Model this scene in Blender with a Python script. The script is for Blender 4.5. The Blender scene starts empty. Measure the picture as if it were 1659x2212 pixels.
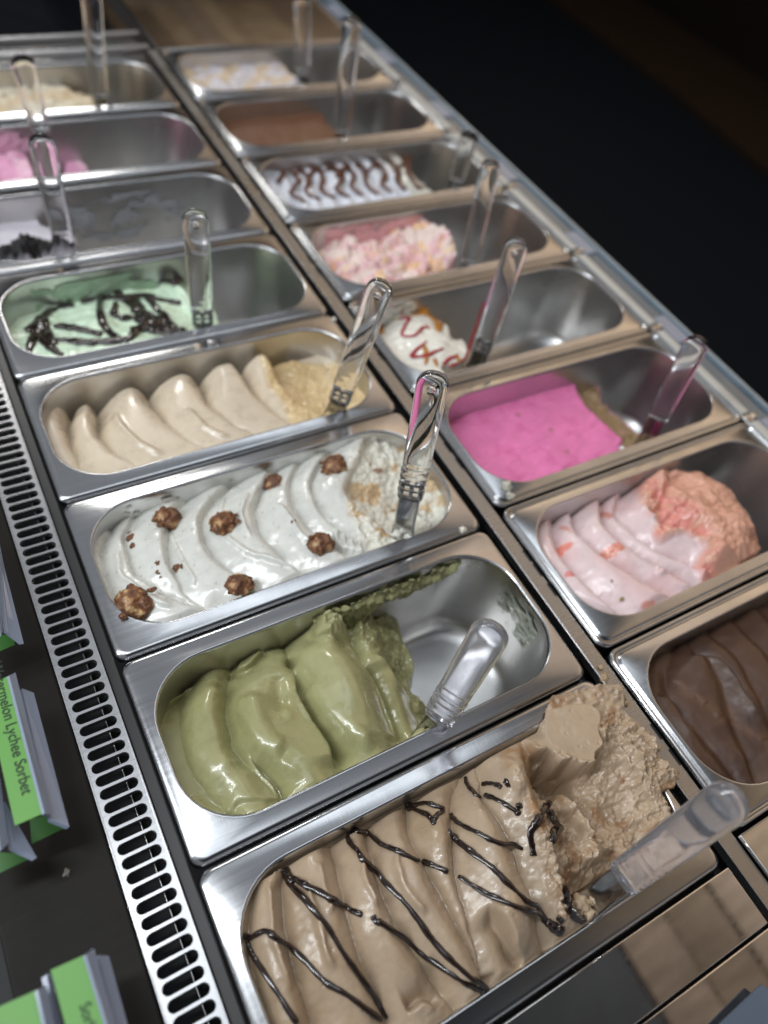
import bpy, bmesh, math, random
import numpy as np
from mathutils import Vector, Matrix
random.seed(7); rng = np.random.default_rng(7)
sc = bpy.context.scene
COL = sc.collection

# ------------------------------------------------------------------ camera
CAM_F = 1647.47; CAM_C = np.array([-0.02038, -0.12595, 0.55162]); CAM_E = (0.661947, -0.151892, -0.497519)
cam_d = bpy.data.cameras.new('camera'); cam = bpy.data.objects.new('camera', cam_d); COL.objects.link(cam)
cam.location = CAM_C.tolist(); cam.rotation_euler = CAM_E
cam_d.sensor_fit = 'VERTICAL'; cam_d.sensor_height = 36; cam_d.lens = CAM_F/2212*36
cam_d.clip_start = .02; cam_d.clip_end = 60
cam_d.dof.use_dof = True; cam_d.dof.focus_distance = .56; cam_d.dof.aperture_fstop = 2.9
sc.camera = cam
# ------------------------------------------------------------------ world, lamps, exposure
w = bpy.data.worlds.new('World'); sc.world = w; w.use_nodes = True
w.node_tree.nodes['Background'].inputs[0].default_value = (.62, .66, .72, 1)
w.node_tree.nodes['Background'].inputs[1].default_value = .50
sc.view_settings.view_transform = 'Standard'; sc.view_settings.look = 'None'
sc.view_settings.exposure = -.08; sc.view_settings.gamma = 1
def area(name, loc, target, sx, sy, power, col):
    l = bpy.data.lights.new(name, 'AREA'); l.shape = 'RECTANGLE'; l.size = sx; l.size_y = sy; l.energy = power; l.color = col
    o = bpy.data.objects.new(name, l); COL.objects.link(o); o.location = loc
    d = Vector(target)-Vector(loc); o.rotation_euler = d.to_track_quat('-Z', 'Y').to_euler(); return o
area('case_lamp', (-.80, .30, 1.15), (.2, .3, 0), .035, 1.7, 15, (.93, .97, 1))
area('side_fill', (-1.25, .6, 1.7), (.2, .4, 0), .22, 2.4, 16, (.90, .95, 1))  # added soft fill from the left, clear of flange reflections
area('ceiling_lamp', (.60, .7, 2.1), (.2, .35, 0), .5, 2.2, 7, (.86, .93, 1))
area('far_lamp', (.35, 2.6, 1.5), (.35, .6, 0), .5, .3, 12, (1, .97, .92))
area('timber_fill', (2.3, 1.4, .1), (2.3, 1.4, 2), .8, 4.0, 150, (1, .96, .91))  # added uplight that brightens the unseen oak panel for its reflection

# ------------------------------------------------------------------ photo pixel -> place on a level plane
def _rot(e):
    return np.array(__import__('mathutils').Euler(e, 'XYZ').to_matrix())
RM = _rot(CAM_E)
def ray(px, py):
    d = RM @ np.array([(px-829.5)/CAM_F, -(py-1106)/CAM_F, -1.]); return d/np.linalg.norm(d)
def at(px, py, z=0.):
    d = ray(px, py); return CAM_C + d*(z-CAM_C[2])/d[2]
def proj(p):
    v = RM.T @ (np.array(p, float)-CAM_C); return np.array([829.5+CAM_F*v[0]/-v[2], 1106-CAM_F*v[1]/-v[2]])
KS = {'g': (350, 1300, 1100/1659), 'c': (480, 1680, 770/1659), 'r': (1050, 1650, 700/1659), 'w': (180, 1020, 1000/1659),
      'p': (1180, 1050, 695/1659), 'd': (0, 560, 940/1659), 'q': (850, 500, 1025/1659), 't': (0, 0, 940/1659),
      'b': (935, 1150, 940/1659), 's': (1300, 1500, 575/1659), 'v': (1150,1050,400/1609)}
def K(k, x, y):
    a, b, s = KS[k]; return ((a+x*s)*.8848, (b+y*s)*.8848)
def PL(k, pts, z=0.):
    return np.array([at(*K(k, *p[:2]), p[2] if len(p) > 2 else z)[:2] for p in pts])

# ------------------------------------------------------------------ object helpers
def link(name, me, m=None, parent=None, smooth=True):
    o = bpy.data.objects.new(name, me); COL.objects.link(o)
    if m is not None and len(me.materials) == 0: me.materials.append(m)
    if parent is not None: o.parent = parent
    if smooth: me.polygons.foreach_set('use_smooth', [True]*len(me.polygons))
    return o
def tag(o, label=None, cat=None, group=None, kind=None):
    if label: o['label'] = label
    if cat: o['category'] = cat
    if group: o['group'] = group
    if kind: o['kind'] = kind
    return o
def empty(name, loc, label, cat, group=None):
    o = bpy.data.objects.new(name, None); COL.objects.link(o); o.location = loc; o.empty_display_size = .01
    return tag(o, label, cat, group)
def bm_link(name, bm, m, parent=None, smooth=False):
    me = bpy.data.meshes.new(name); bmesh.ops.recalc_face_normals(bm, faces=bm.faces); bm.to_mesh(me); bm.free()
    return link(name, me, m, parent, smooth)
def bx(bm, x0, x1, y0, y1, z0, z1, bev=0):
    r = bmesh.ops.create_cube(bm, size=1, matrix=Matrix.Translation(((x0+x1)/2, (y0+y1)/2, (z0+z1)/2)) @ Matrix.Diagonal((x1-x0, y1-y0, z1-z0, 1)))
    if bev:
        es = list({e for v in r['verts'] for e in v.link_edges})
        bmesh.ops.bevel(bm, geom=es, offset=bev, segments=3, affect='EDGES', profile=.5)
def box(name, b, m, parent=None, bev=0):
    bm = bmesh.new(); bx(bm, *b, bev=bev); o = bm_link(name, bm, m, parent, False)
    if bev:
        for p in o.data.polygons: p.use_smooth = len(p.vertices) == 4 and p.area < 12*bev*max(b[1]-b[0], b[3]-b[2], b[5]-b[4]) and max(abs(c) for c in p.normal) < .999
    return o
def mod_sharp(me):
    try: me.set_sharp_from_angle(angle=math.radians(40))
    except Exception: pass
def tube_mesh(bm, pts, r, n=8, flat=1.0):
    pts = [Vector(p) for p in pts]; rings = []
    for i, p in enumerate(pts):
        t = (pts[min(i+1, len(pts)-1)]-pts[max(i-1, 0)]).normalized()
        u = t.cross(Vector((0, 0, 1)));  u = u.normalized() if u.length > 1e-5 else Vector((1, 0, 0)); v = u.cross(t)
        rr = r[i] if hasattr(r, '__len__') else r
        rings.append([bm.verts.new(p+u*math.cos(a)*rr+v*math.sin(a)*rr*flat) for a in [2*math.pi*k/n for k in range(n)]])
    for a, b in zip(rings, rings[1:]):
        for k in range(n): bm.faces.new((a[k], a[(k+1) % n], b[(k+1) % n], b[k]))
    bm.faces.new(rings[0][::-1]); bm.faces.new(rings[-1])

# ------------------------------------------------------------------ materials
def mat(name, base, rough=.5, metal=0, **kw):
    m = bpy.data.materials.new(name); m.use_nodes = True; p = m.node_tree.nodes['Principled BSDF']
    p.inputs['Base Color'].default_value = (*base, 1); p.inputs['Roughness'].default_value = rough; p.inputs['Metallic'].default_value = metal
    for k, v in kw.items(): p.inputs[k].default_value = v
    return m, m.node_tree, p
def nd(nt, t, **kw):
    n = nt.nodes.new(t)
    for k, v in kw.items():
        if k in n.inputs: n.inputs[k].default_value = v
        else: setattr(n, k, v)
    return n
def coords(nt, scale=(1, 1, 1), src='Object'):
    tc = nt.nodes.new('ShaderNodeTexCoord'); mp = nt.nodes.new('ShaderNodeMapping'); mp.inputs['Scale'].default_value = scale
    nt.links.new(tc.outputs[src], mp.inputs[0]); return mp.outputs[0]
def maprange(nt, src, a, b, c, d):
    n = nt.nodes.new('ShaderNodeMapRange'); n.inputs[1].default_value = a; n.inputs[2].default_value = b
    n.inputs[3].default_value = c; n.inputs[4].default_value = d; nt.links.new(src, n.inputs[0]); return n.outputs[0]
def steel(name, base=(.50, .505, .515), r0=.15, r1=.28, streak=(6, 400, 400), bump=.04, smudge=9):
    m, nt, p = mat(name, base, .25, 1.0)
    L = nt.links.new
    n1 = nd(nt, 'ShaderNodeTexNoise', Scale=1.0, Detail=3.0); L(coords(nt, streak), n1.inputs['Vector'])
    n2 = nd(nt, 'ShaderNodeTexNoise', Scale=smudge, Detail=5.0, Roughness=.65); L(coords(nt), n2.inputs['Vector'])
    mx = nd(nt, 'ShaderNodeMath', operation='ADD'); a = maprange(nt, n1.outputs[0], .3, .7, -.025, .025)
    b = maprange(nt, n2.outputs[0], .3, .72, r0, r1); L(a, mx.inputs[0]); L(b, mx.inputs[1]); L(mx.outputs[0], p.inputs['Roughness'])
    cr = nd(nt, 'ShaderNodeMixRGB', blend_type='MULTIPLY'); cr.inputs[0].default_value = 1; cr.inputs[1].default_value = (*base, 1)
    c2 = maprange(nt, n2.outputs[0], .35, .75, 1.0, .70); L(c2, cr.inputs[2]); L(cr.outputs[0], p.inputs['Base Color'])
    # fine scratches
    vo = nd(nt, 'ShaderNodeTexNoise', Scale=1, Detail=2); L(coords(nt, (900, 25, 60)), vo.inputs['Vector'])
    bp = nd(nt, 'ShaderNodeBump', Strength=bump, Distance=.0004)
    ad = nd(nt, 'ShaderNodeMath', operation='ADD'); L(n1.outputs[0], ad.inputs[0]); L(vo.outputs[0], ad.inputs[1]); L(ad.outputs[0], bp.inputs['Height'])
    L(bp.outputs[0], p.inputs['Normal'])
    return m
M = {}
M['pan'] = steel('brushed_pan_steel')
M['bowl'] = steel('satin_bowl_steel', (.60, .595, .585), .28, .40)  # satin, with a lighter base added to brighten the dark interiors
M['rail'] = steel('rail_steel', (.5, .49, .47), .2, .38)
M['strip'] = steel('vent_steel', (.56, .56, .57), .24, .36, bump=.01)
M['cover'] = steel('polished_cover_steel', (.62, .60, .57), .015, .06, bump=.004, smudge=14)
M['blade'] = steel('blade_steel', (.5, .5, .5), .12, .25)
M['deck'] = steel('dark_deck_steel', (.013, .011, .009), .42, .55, smudge=5); M['deck'].node_tree.nodes['Principled BSDF'].inputs['Metallic'].default_value = .0; M['deck'].node_tree.nodes['Principled BSDF'].inputs['Specular IOR Level'].default_value = .12
M['dark'], _, _ = mat('dark_void', (.006, .006, .007), .6)
M['gasket'], _, _ = mat('dark_gasket', (.03, .03, .03), .35)
M['front'], _nt, _p = mat('dark_front_glass', (.0016, .0026, .0046), .4); _p.inputs['Specular IOR Level'].default_value = .06
M['board'], _, _pb = mat('dark_brown_board', (.020, .015, .012), .6)
_pb.inputs['Specular IOR Level'].default_value = .05
M['board2'], _, _pb = mat('dark_olive_board', (.045, .040, .032), .7); _pb.inputs['Specular IOR Level'].default_value = .05
M['acrylic'], _, _p = mat('clear_acrylic', (.98, .98, .99), .03); _p.inputs['Transmission Weight'].default_value = 1; _p.inputs['IOR'].default_value = 1.42
M['frosted'], _, _p = mat('milky_acrylic', (.90, .90, .965), .10); _p.inputs['Transmission Weight'].default_value = .93; _p.inputs['IOR'].default_value = 1.36; _p.inputs['Coat Weight'].default_value = .8; _p.inputs['Coat Roughness'].default_value = .04
M['holder'], _, _p = mat('frosted_holder_plastic', (.42, .48, .62), .2); _p.inputs['Transmission Weight'].default_value = .4; _p.inputs['IOR'].default_value = 1.4
M['ledge'], _, _p = mat('bluish_ledge_acrylic', (.10, .16, .22), .10); _p.inputs['Transmission Weight'].default_value = .3
M['pale'], _, _p = mat('pale_bead_glint', (.50, .50, .47), .35)
M['lip'], _, _p = mat('clear_lip_acrylic', (.45, .55, .62), .10); _p.inputs['Transmission Weight'].default_value = .5
M['sheet'], _, _p = mat('smoky_sheet_plastic', (.17, .21, .28), .25); _p.inputs['Transmission Weight'].default_value = .4
M['card'], _nt, _p = mat('green_card', (.12, .33, .06), .45)
M['cardshade'], _nt, _p = mat('shaded_green_card', (.035, .14, .02), .45)  # shade on the lower flap put into a darker green
M['ink'], _, _ = mat('dark_ink', (.01, .025, .012), .6)
M['choc'], _, _p = mat('chocolate_sauce', (.014, .0065, .0045), .16); _p.inputs['Coat Weight'].default_value = .6; _p.inputs['Coat Roughness'].default_value = .08
M['redsauce'], _, _p = mat('red_berry_sauce', (.35, .008, .02), .18)
M['caramel'], _, _p = mat('caramel_sauce', (.42, .17, .02), .2)
M['darkstandin'], _, _ = mat('dark_blue_standin', (.018, .024, .036), .6)
M['panelgrey'], _, _ = mat('slate_standin', (.07, .08, .095), .6)
M['greywall'], _, _ = mat('grey_plaster', (.16, .16, .16), .8)
def wood(name, base):
    m, nt, p = mat(name, base, .55); L = nt.links.new
    n = nd(nt, 'ShaderNodeTexNoise', Scale=1, Detail=6, Roughness=.6); L(coords(nt, (4, 40, 40)), n.inputs['Vector'])
    r = nd(nt, 'ShaderNodeValToRGB'); e = r.color_ramp.elements
    e[0].position = .3; e[0].color = (base[0]*.55, base[1]*.5, base[2]*.45, 1); e[1].position = .7; e[1].color = (*[min(1, c*1.25) for c in base], 1)
    L(n.outputs[0], r.inputs[0]); L(r.outputs[0], p.inputs['Base Color']); return m
WOODS = [wood('oak_block_%s' % n, c) for n, c in (('pale', (.40, .31, .215)), ('warm', (.33, .25, .17)), ('pink', (.34, .265, .21)), ('brown', (.24, .18, .13)))]
def gelato_mat(name, rough=.38, bump=.25, bscale=900, sss=.12, coat=.0, r2=None):
    m, nt, p = mat(name, (.8, .8, .8), rough); L = nt.links.new
    at_ = nd(nt, 'ShaderNodeAttribute', attribute_name='Col')
    n = nd(nt, 'ShaderNodeTexNoise', Scale=bscale, Detail=4, Roughness=.6); L(coords(nt), n.inputs['Vector'])
    n2 = nd(nt, 'ShaderNodeTexNoise', Scale=70, Detail=5, Roughness=.6); L(coords(nt), n2.inputs['Vector'])
    hsv = nd(nt, 'ShaderNodeHueSaturation'); L(at_.outputs['Color'], hsv.inputs['Color']); L(maprange(nt, n2.outputs[0], .25, .75, .90, 1.08), hsv.inputs['Value'])
    L(hsv.outputs[0], p.inputs['Base Color'])
    ra = nd(nt, 'ShaderNodeAttribute', attribute_name='Rgh')
    ad = nd(nt, 'ShaderNodeMath', operation='ADD'); L(ra.outputs['Fac'], ad.inputs[0]); L(maprange(nt, n2.outputs[0], .3, .7, rough-.07, rough+.07), ad.inputs[1]); L(ad.outputs[0], p.inputs['Roughness'])
    bp = nd(nt, 'ShaderNodeBump', Strength=bump, Distance=.0006)
    ml = nd(nt, 'ShaderNodeMath', operation='ADD'); L(n.outputs[0], ml.inputs[0]); L(n2.outputs[0], ml.inputs[1]); L(ml.outputs[0], bp.inputs['Height']); L(bp.outputs[0], p.inputs['Normal'])
    p.inputs['Subsurface Weight'].default_value = sss; p.inputs['Subsurface Radius'].default_value = (1, .7, .5); p.inputs['Subsurface Scale'].default_value = .004
    p.inputs['Coat Weight'].default_value = coat; p.inputs['Coat Roughness'].default_value = .07; L(bp.outputs[0], p.inputs['Coat Normal'])
    return m
G = {'gloss': gelato_mat('glossy_gelato', .30, .08, 700, .10, .5), 'soft': gelato_mat('soft_gelato', .32, .16, 800, .12, .30),
     'icy': gelato_mat('icy_gelato', .5, .6, 700, .15), 'choc': gelato_mat('chocolate_gelato', .46, .12, 700, .0, .05), 'flat': gelato_mat('matte_gelato', .5, .25, 500, .12)}
# ------------------------------------------------------------------ numpy noise
def _h(ix, iy, s):
    n = (ix.astype(np.int64)*374761393 + iy.astype(np.int64)*668265263 + s*982451653) & 0xffffffff
    n = ((n ^ (n >> 13))*1274126177) & 0xffffffff
    return ((n ^ (n >> 16)) & 0xffffff)/float(0xffffff)
def vn(x, y, s=0):
    ix = np.floor(x); iy = np.floor(y); fx = x-ix; fy = y-iy; fx = fx*fx*fx*(fx*(fx*6-15)+10); fy = fy*fy*fy*(fy*(fy*6-15)+10)
    a = _h(ix, iy, s); b = _h(ix+1, iy, s); c = _h(ix, iy+1, s); d = _h(ix+1, iy+1, s)
    return (a*(1-fx)+b*fx)*(1-fy)+(c*(1-fx)+d*fx)*fy
def fbm(x, y, s=0, o=4, g=.5):
    r = 0; a = 1; t = 0
    for k in range(o):
        r = r + a*(vn(x*2**k+17.3*k, y*2**k+9.1*k, s+k)*2-1); t += a; a *= g
    return r/t
def cell(x, y, s=0):
    ix = np.floor(x); iy = np.floor(y); best = np.full(x.shape, 9.); idv = np.zeros(x.shape)
    for dx in (-1, 0, 1):
        for dy in (-1, 0, 1):
            cx = ix+dx; cy = iy+dy; px = cx+_h(cx, cy, s); py = cy+_h(cx, cy, s+5)
            d = np.hypot(px-x, py-y); m = d < best; idv = np.where(m, _h(cx, cy, s+9), idv); best = np.minimum(best, d)
    return best, idv
def sstep(a, b, x):
    t = np.clip((x-a)/(b-a), 0, 1); return t*t*(3-2*t)
def smooth_pl(P, n=8):
    P = np.asarray(P, float)
    if len(P) < 3: return P
    Q = np.vstack([2*P[0]-P[1], P, 2*P[-1]-P[-2]]); out = []
    for i in range(1, len(Q)-2):
        p0, p1, p2, p3 = Q[i-1:i+3]
        for t in np.linspace(0, 1, n, endpoint=False):
            out.append(.5*((2*p1)+(-p0+p2)*t+(2*p0-5*p1+4*p2-p3)*t*t+(-p0+3*p1-3*p2+p3)*t**3))
    out.append(P[-1]); return np.array(out)
def inpoly(X, Y, P):
    c = np.zeros(X.shape, bool); n = len(P)
    for i in range(n):
        x0, y0 = P[i]; x1, y1 = P[(i+1) % n]
        if y0 == y1: continue
        c ^= ((y0 > Y) != (y1 > Y)) & (X < (x1-x0)*(Y-y0)/(y1-y0)+x0)
    return c

class Surf:
    """the filling of one pan as a height field over the pan's opening"""
    def __init__(s, pan, step=.0011, ext=(0, 0, 0, 0), seed=0, gain=1.0):
        s.pan = pan; s.gain = gain; x0, x1, y0, y1 = pan['open']; s.seed = seed
        s.x0, s.x1, s.y0, s.y1 = x0-.003-ext[0], x1+.003+ext[1], y0-.003-ext[2], y1+.003+ext[3]
        nx = int((s.x1-s.x0)/step)+1; ny = int((s.y1-s.y0)/step)+1
        s.xs = np.linspace(s.x0, s.x1, nx); s.ys = np.linspace(s.y0, s.y1, ny)
        s.X, s.Y = np.meshgrid(s.xs, s.ys); s.U = (s.X-x0)/(x1-x0); s.V = (s.Y-y0)/(y1-y0)
        s.Z = np.zeros_like(s.X); s.C = np.ones(s.X.shape+(3,)); s.Rg = np.zeros_like(s.X)
        s.wx = s.X + .0025*fbm(s.X*45, s.Y*45, seed+50); s.wy = s.Y + .0025*fbm(s.X*45, s.Y*45, seed+60)
    def ctrl(s, pts, p=2.2, eps=.006):
        """smooth base level from scattered (x, y, z) heights"""
        A = np.array(pts); xy = A[:, :2]*10; n = len(A); lam = .002*eps/.007
        phi = lambda r2: .5*r2*np.log(r2+1e-9)
        D = ((xy[:, None]-xy[None])**2).sum(-1); Mx = np.zeros((n+3, n+3)); Mx[:n, :n] = phi(D)+lam*np.eye(n); Mx[:n, n] = 1; Mx[:n, n+1:] = xy; Mx[n, :n] = 1; Mx[n+1:, :n] = xy.T
        sol = np.linalg.solve(Mx, np.r_[A[:, 2], 0, 0, 0])
        Zb = sol[n]+sol[n+1]*s.X*10+sol[n+2]*s.Y*10
        for i in range(n): Zb = Zb+sol[i]*phi((s.X*10-xy[i, 0])**2+(s.Y*10-xy[i, 1])**2)
        s.Z = s.Z+np.clip(Zb, A[:, 2].min()-.004, A[:, 2].max()+.004)
    def dist(s, P, warp=True):
        P = smooth_pl(P); X = s.wx if warp else s.X; Y = s.wy if warp else s.Y
        best = np.full(X.shape, 1e9); side = np.zeros(X.shape); par = np.zeros(X.shape)
        L = np.r_[0, np.cumsum(np.hypot(*np.diff(P, axis=0).T))]
        for i in range(len(P)-1):
            a = P[i]; b = P[i+1]; d = b-a; l2 = (d**2).sum()+1e-15
            t = np.clip(((X-a[0])*d[0]+(Y-a[1])*d[1])/l2, 0, 1); dx = X-a[0]-t*d[0]; dy = Y-a[1]-t*d[1]; q = np.hypot(dx, dy)
            m = q < best; best = np.where(m, q, best); side = np.where(m, np.sign(d[0]*(Y-a[1])-d[1]*(X-a[0])), side)
            par = np.where(m, (L[i]+t*(L[i+1]-L[i]))/L[-1], par)
        return best, side, par
    def taper(s, par, t0=.15, t1=.15):
        r = np.ones_like(par)
        if t0: r = r*sstep(0, t0, par)
        if t1: r = r*sstep(0, t1, 1-par)
        return r
    def ridge(s, P, a, w, t0=.15, t1=.15, sharp=False):
        d, sd, par = s.dist(P); k = s.taper(par, t0, t1)
        s.Z += s.gain*a*k*(np.exp(-d/w) if sharp else np.exp(-(d/w)**2))
    def lip(s, P, a1, w1, a2, w2, t0=.2, t1=.2, e=.0012):
        """left of the line raised by a1 fading over w1, right of it sunk by a2 fading over w2"""
        d, sd, par = s.dist(P); k = s.taper(par, t0, t1); q = .5+.5*np.tanh(sd*d/e)
        s.Z += s.gain*k*(q*a1*np.exp(-(d/w1)**1.5) - (1-q)*a2*np.exp(-(d/w2)**1.3))
    def folds(s, creases, A, crest=.68, w=None, sharp=.75, rnd=1.0):
        """rounded overlapping folds between successive crease lines given left to right"""
        D = []
        for P in creases:
            P = np.array(P, float)
            if P[0][1] > P[-1][1]: P = P[::-1]                     # front to back, so left of it is smaller x
            u = P[0]-P[1]; v = P[-1]-P[-2]; P = np.vstack([P[0]+u/np.linalg.norm(u)*.08, P, P[-1]+v/np.linalg.norm(v)*.08])
            d, sd, par = s.dist(P); D.append(-sd*d)                  # >0 right of the crease
        H = np.zeros_like(s.X); base = .5
        n = len(D)
        for i in range(-1, n):
            dl = D[i] if i >= 0 else D[0]+.035; dr = -D[i+1] if i+1 < n else .035-D[n-1]
            m = (dl >= 0) & (dr >= 0); wd = dl+dr+1e-6; t = np.clip(dl/wd, 0, 1)
            up = np.sin(np.clip(t/crest, 0, 1)*math.pi/2)**rnd; dn = np.cos(np.clip((t-crest)/(1-crest), 0, 1)*math.pi/2)**sharp
            k = np.clip(wd/.022, .25, 1.25)
            H = np.where(m, np.maximum(H, np.where(t < crest, up, dn)*k), H)
        s.Z += A*(H-.5) if w is None else A*w*(H-.5)
        return H
    def mask(s, P, soft=.003):
        P = smooth_pl(np.vstack([P, P[:1]])); ins = inpoly(s.wx, s.wy, P); d, _, _ = s.dist_raw(P)
        return np.clip(.5+np.where(ins, d, -d)/(2*soft), 0, 1)
    def dist_raw(s, P):
        X, Y = s.wx, s.wy; best = np.full(X.shape, 1e9)
        for i in range(len(P)-1):
            a = P[i]; d = P[i+1]-a; l2 = (d**2).sum()+1e-15
            t = np.clip(((X-a[0])*d[0]+(Y-a[1])*d[1])/l2, 0, 1); best = np.minimum(best, np.hypot(X-a[0]-t*d[0], Y-a[1]-t*d[1]))
        return best, None, None
    def crumb(s, m, amp, sc=320, seed=3, k=.45):
        wx = s.X*sc+1.1*fbm(s.X*sc*.7, s.Y*sc*.7, seed+20, 3); wy = s.Y*sc+1.1*fbm(s.X*sc*.7, s.Y*sc*.7, seed+30, 3)
        a, i = cell(wx, wy, seed)
        n1 = fbm(s.X*sc*.22, s.Y*sc*.22, seed+4, 5, .62); n2 = 1-2*np.abs(fbm(s.X*sc*.4, s.Y*sc*.4, seed+8, 3, .6))
        s.Z += m*amp*(k*((i-.5)*.8+(.5-a)*.7)+1.5*n1+.35*n2)
    def col(s, c, m=None):
        c = np.array(c); 
        if m is None: s.C[:] = c
        else: s.C[:] = s.C*(1-m[..., None])+c*m[..., None]
    def z_at(s, x, y):
        i = np.clip((x-s.x0)/(s.x1-s.x0)*(len(s.xs)-1), 0, len(s.xs)-1.001); j = np.clip((y-s.y0)/(s.y1-s.y0)*(len(s.ys)-1), 0, len(s.ys)-1.001)
        a = int(i); b = int(j); u = i-a; v = j-b; Z = s.Z
        return (Z[b, a]*(1-u)+Z[b, a+1]*u)*(1-v)+(Z[b+1, a]*(1-u)+Z[b+1, a+1]*u)*v
    def hit(s, px, py):
        """where the line of sight through a photo pixel meets the surface"""
        d = ray(px, py); t0 = (0.05-CAM_C[2])/d[2]; t1 = (-.12-CAM_C[2])/d[2]; N = 160
        for k in range(N+1):
            p = CAM_C+d*(t0+(t1-t0)*k/N)
            if p[2] <= s.z_at(p[0], p[1]): return p
        return p
    def build(s, name, m, label, cat='ice cream', group=None, drop=-.118, parent=None):
        x0, x1, y0, y1 = s.pan['open']; r = .046
        qx = np.maximum(np.abs(s.X-(x0+x1)/2)-((x1-x0)/2-r), 0); qy = np.maximum(np.abs(s.Y-(y0+y1)/2)-((y1-y0)/2-r), 0)
        out = np.hypot(qx, qy)-r                                     # >0 outside the opening
        inset = -.004*np.clip(-s.Z/.1, 0, 1)
        Z = s.Z.copy(); over = getattr(s, 'over', None)
        cap = -.0022+np.clip(-(out+.0010), 0, 1)*1.5
        Zc = np.where(Z > cap-.004, cap-.004*np.exp(-np.clip(Z-(cap-.004), 0, 1)/.004), Z); Z = Zc if over is None else Zc*(1-over)+Z*over
        s.Z = Z
        bad = ((out > .0022+inset) & (Z < .0006)) | (Z < drop)
        X = s.X; Y = s.Y; ny, nx = X.shape
        idx = np.arange(nx*ny).reshape(ny, nx)
        fb = bad[:-1, :-1] | bad[1:, :-1] | bad[:-1, 1:] | bad[1:, 1:]
        q = np.stack([idx[:-1, :-1], idx[:-1, 1:], idx[1:, 1:], idx[1:, :-1]], -1)[~fb]
        used = np.zeros(nx*ny, bool); used[q.ravel()] = True; remap = np.cumsum(used)-1; q = remap[q]
        co = np.stack([X, Y, Z], -1).reshape(-1, 3)[used]
        me = bpy.data.meshes.new(name); me.vertices.add(len(co)); me.vertices.foreach_set('co', co.ravel())
        me.loops.add(q.size); me.loops.foreach_set('vertex_index', q.ravel().astype(np.int32))
        me.polygons.add(len(q)); me.polygons.foreach_set('loop_start', np.arange(0, q.size, 4, dtype=np.int32)); me.polygons.foreach_set('loop_total', np.full(len(q), 4, np.int32))
        me.update(); me.validate()
        c = me.color_attributes.new('Col', 'FLOAT_COLOR', 'POINT'); cc = np.ones((len(co), 4)); cc[:, :3] = np.clip(s.C.reshape(-1, 3)[used], 0, 1); c.data.foreach_set('color', cc.ravel())
        a = me.attributes.new('Rgh', 'FLOAT', 'POINT'); a.data.foreach_set('value', s.Rg.reshape(-1)[used])
        o = link(name, me, m, parent)
        if parent is None: tag(o, label, cat, group)
        return o

# ------------------------------------------------------------------ steel pans
PITCH = .165
def rr_loop(cx, cy, hx, hy, r, z, n=10):
    r = min(r, hx, hy); out = []
    for k, (sx, sy) in enumerate(((1, 1), (-1, 1), (-1, -1), (1, -1))):
        for i in range(n+1):
            a = math.pi/2*(k+i/n); out.append((cx+sx*(hx-r)+r*math.cos(a), cy+sy*(hy-r)+r*math.sin(a), z))
    return out
def make_pan(x0, x1, y0, y1, op, bead, label, name='steel_pan'):
    bm = bmesh.new(); cx, cy, hx, hy = (x0+x1)/2, (y0+y1)/2, (x1-x0)/2, (y1-y0)/2
    ox, oy, ohx, ohy = (op[0]+op[1])/2, (op[2]+op[3])/2, (op[1]-op[0])/2, (op[3]-op[2])/2
    L = []
    def outer(i, z, r): L.append(rr_loop(cx, cy, hx-i, hy-i, r, z))
    def inner(i, z, r): L.append(rr_loop(ox, oy, ohx-i, ohy-i, r, z))
    if bead:
        for i, z in ((.0012, -.012), (.0010, -.0035), (.0013, -.0012), (.0022, -.0002), (.0032, 0), (.0040, -.0004), (.0048, -.0026), (.0066, -.0028), (.0074, -.0008), (.0084, -.0002)): outer(i, z, .010)
    else:
        for i, z in ((.0012, -.014), (.0002, -.0060), (.0006, -.0036), (.0018, -.0014), (.0034, -.0003), (.0052, 0)): outer(i, z, .0085)
    inner(-.0030, -.0002, .050); inner(-.0018, .0003, .049); inner(-.0006, .0003, .0475); inner(.0003, -.0007, .047); inner(.0007, -.0030, .0465)
    for z in (-.02, -.04, -.07, -.095): inner(.0007+.05*-z*.9, z, .046)
    for k in range(1, 7):
        a = math.pi/2*k/6; inner(.005+.018*(1-math.cos(a)), -.095-.018*math.sin(a), .045-.01*(1-math.cos(a)))
    inner(.04, -.1135, .02)
    R = [[bm.verts.new(p) for p in lp] for lp in L]
    for a, b in zip(R, R[1:]):
        n = len(a)
        for k in range(n): bm.faces.new((a[k], a[(k+1) % n], b[(k+1) % n], b[k]))
    bm.faces.new(R[-1])
    me = bpy.data.meshes.new(name); bm.normal_update(); bmesh.ops.recalc_face_normals(bm, faces=bm.faces); bm.to_mesh(me); bm.free()
    o = link(name, me, M['pan']); me.materials.append(M['bowl'])
    for p in me.polygons:
        c_ = p.center
        if c_.z < -.0032 and op[0] < c_.x < op[1] and op[2] < c_.y < op[3]: p.material_index = 1
    mod = o.modifiers.new('thickness', 'SOLIDIFY'); mod.thickness = .0008; mod.offset = -1
    # base of the thing at its floor
    me.transform(Matrix.Translation((-cx, -cy, .1135))); o.location = (cx, cy, -.1135)
    return tag(o, label, 'steel pan', 'gelato pans in two columns')
PANS = {}
left = [('coffee', 'steel pan of coffee gelato nearest the viewer'), ('pistachio', 'half emptied steel pan holding green pistachio gelato'), ('white', 'steel pan of white gelato topped with hazelnut clusters'),
        ('beige', 'steel pan of beige gelato in wavy folds'), ('mint', 'steel pan of mint green gelato with chocolate sauce'), ('cookie', 'steel pan holding black crumbs and white leftovers'),
        ('purple', 'steel pan holding pink lumps at the far left'), ('cream', 'steel pan of cream coloured crumbly gelato, farthest in the left column')]
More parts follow.
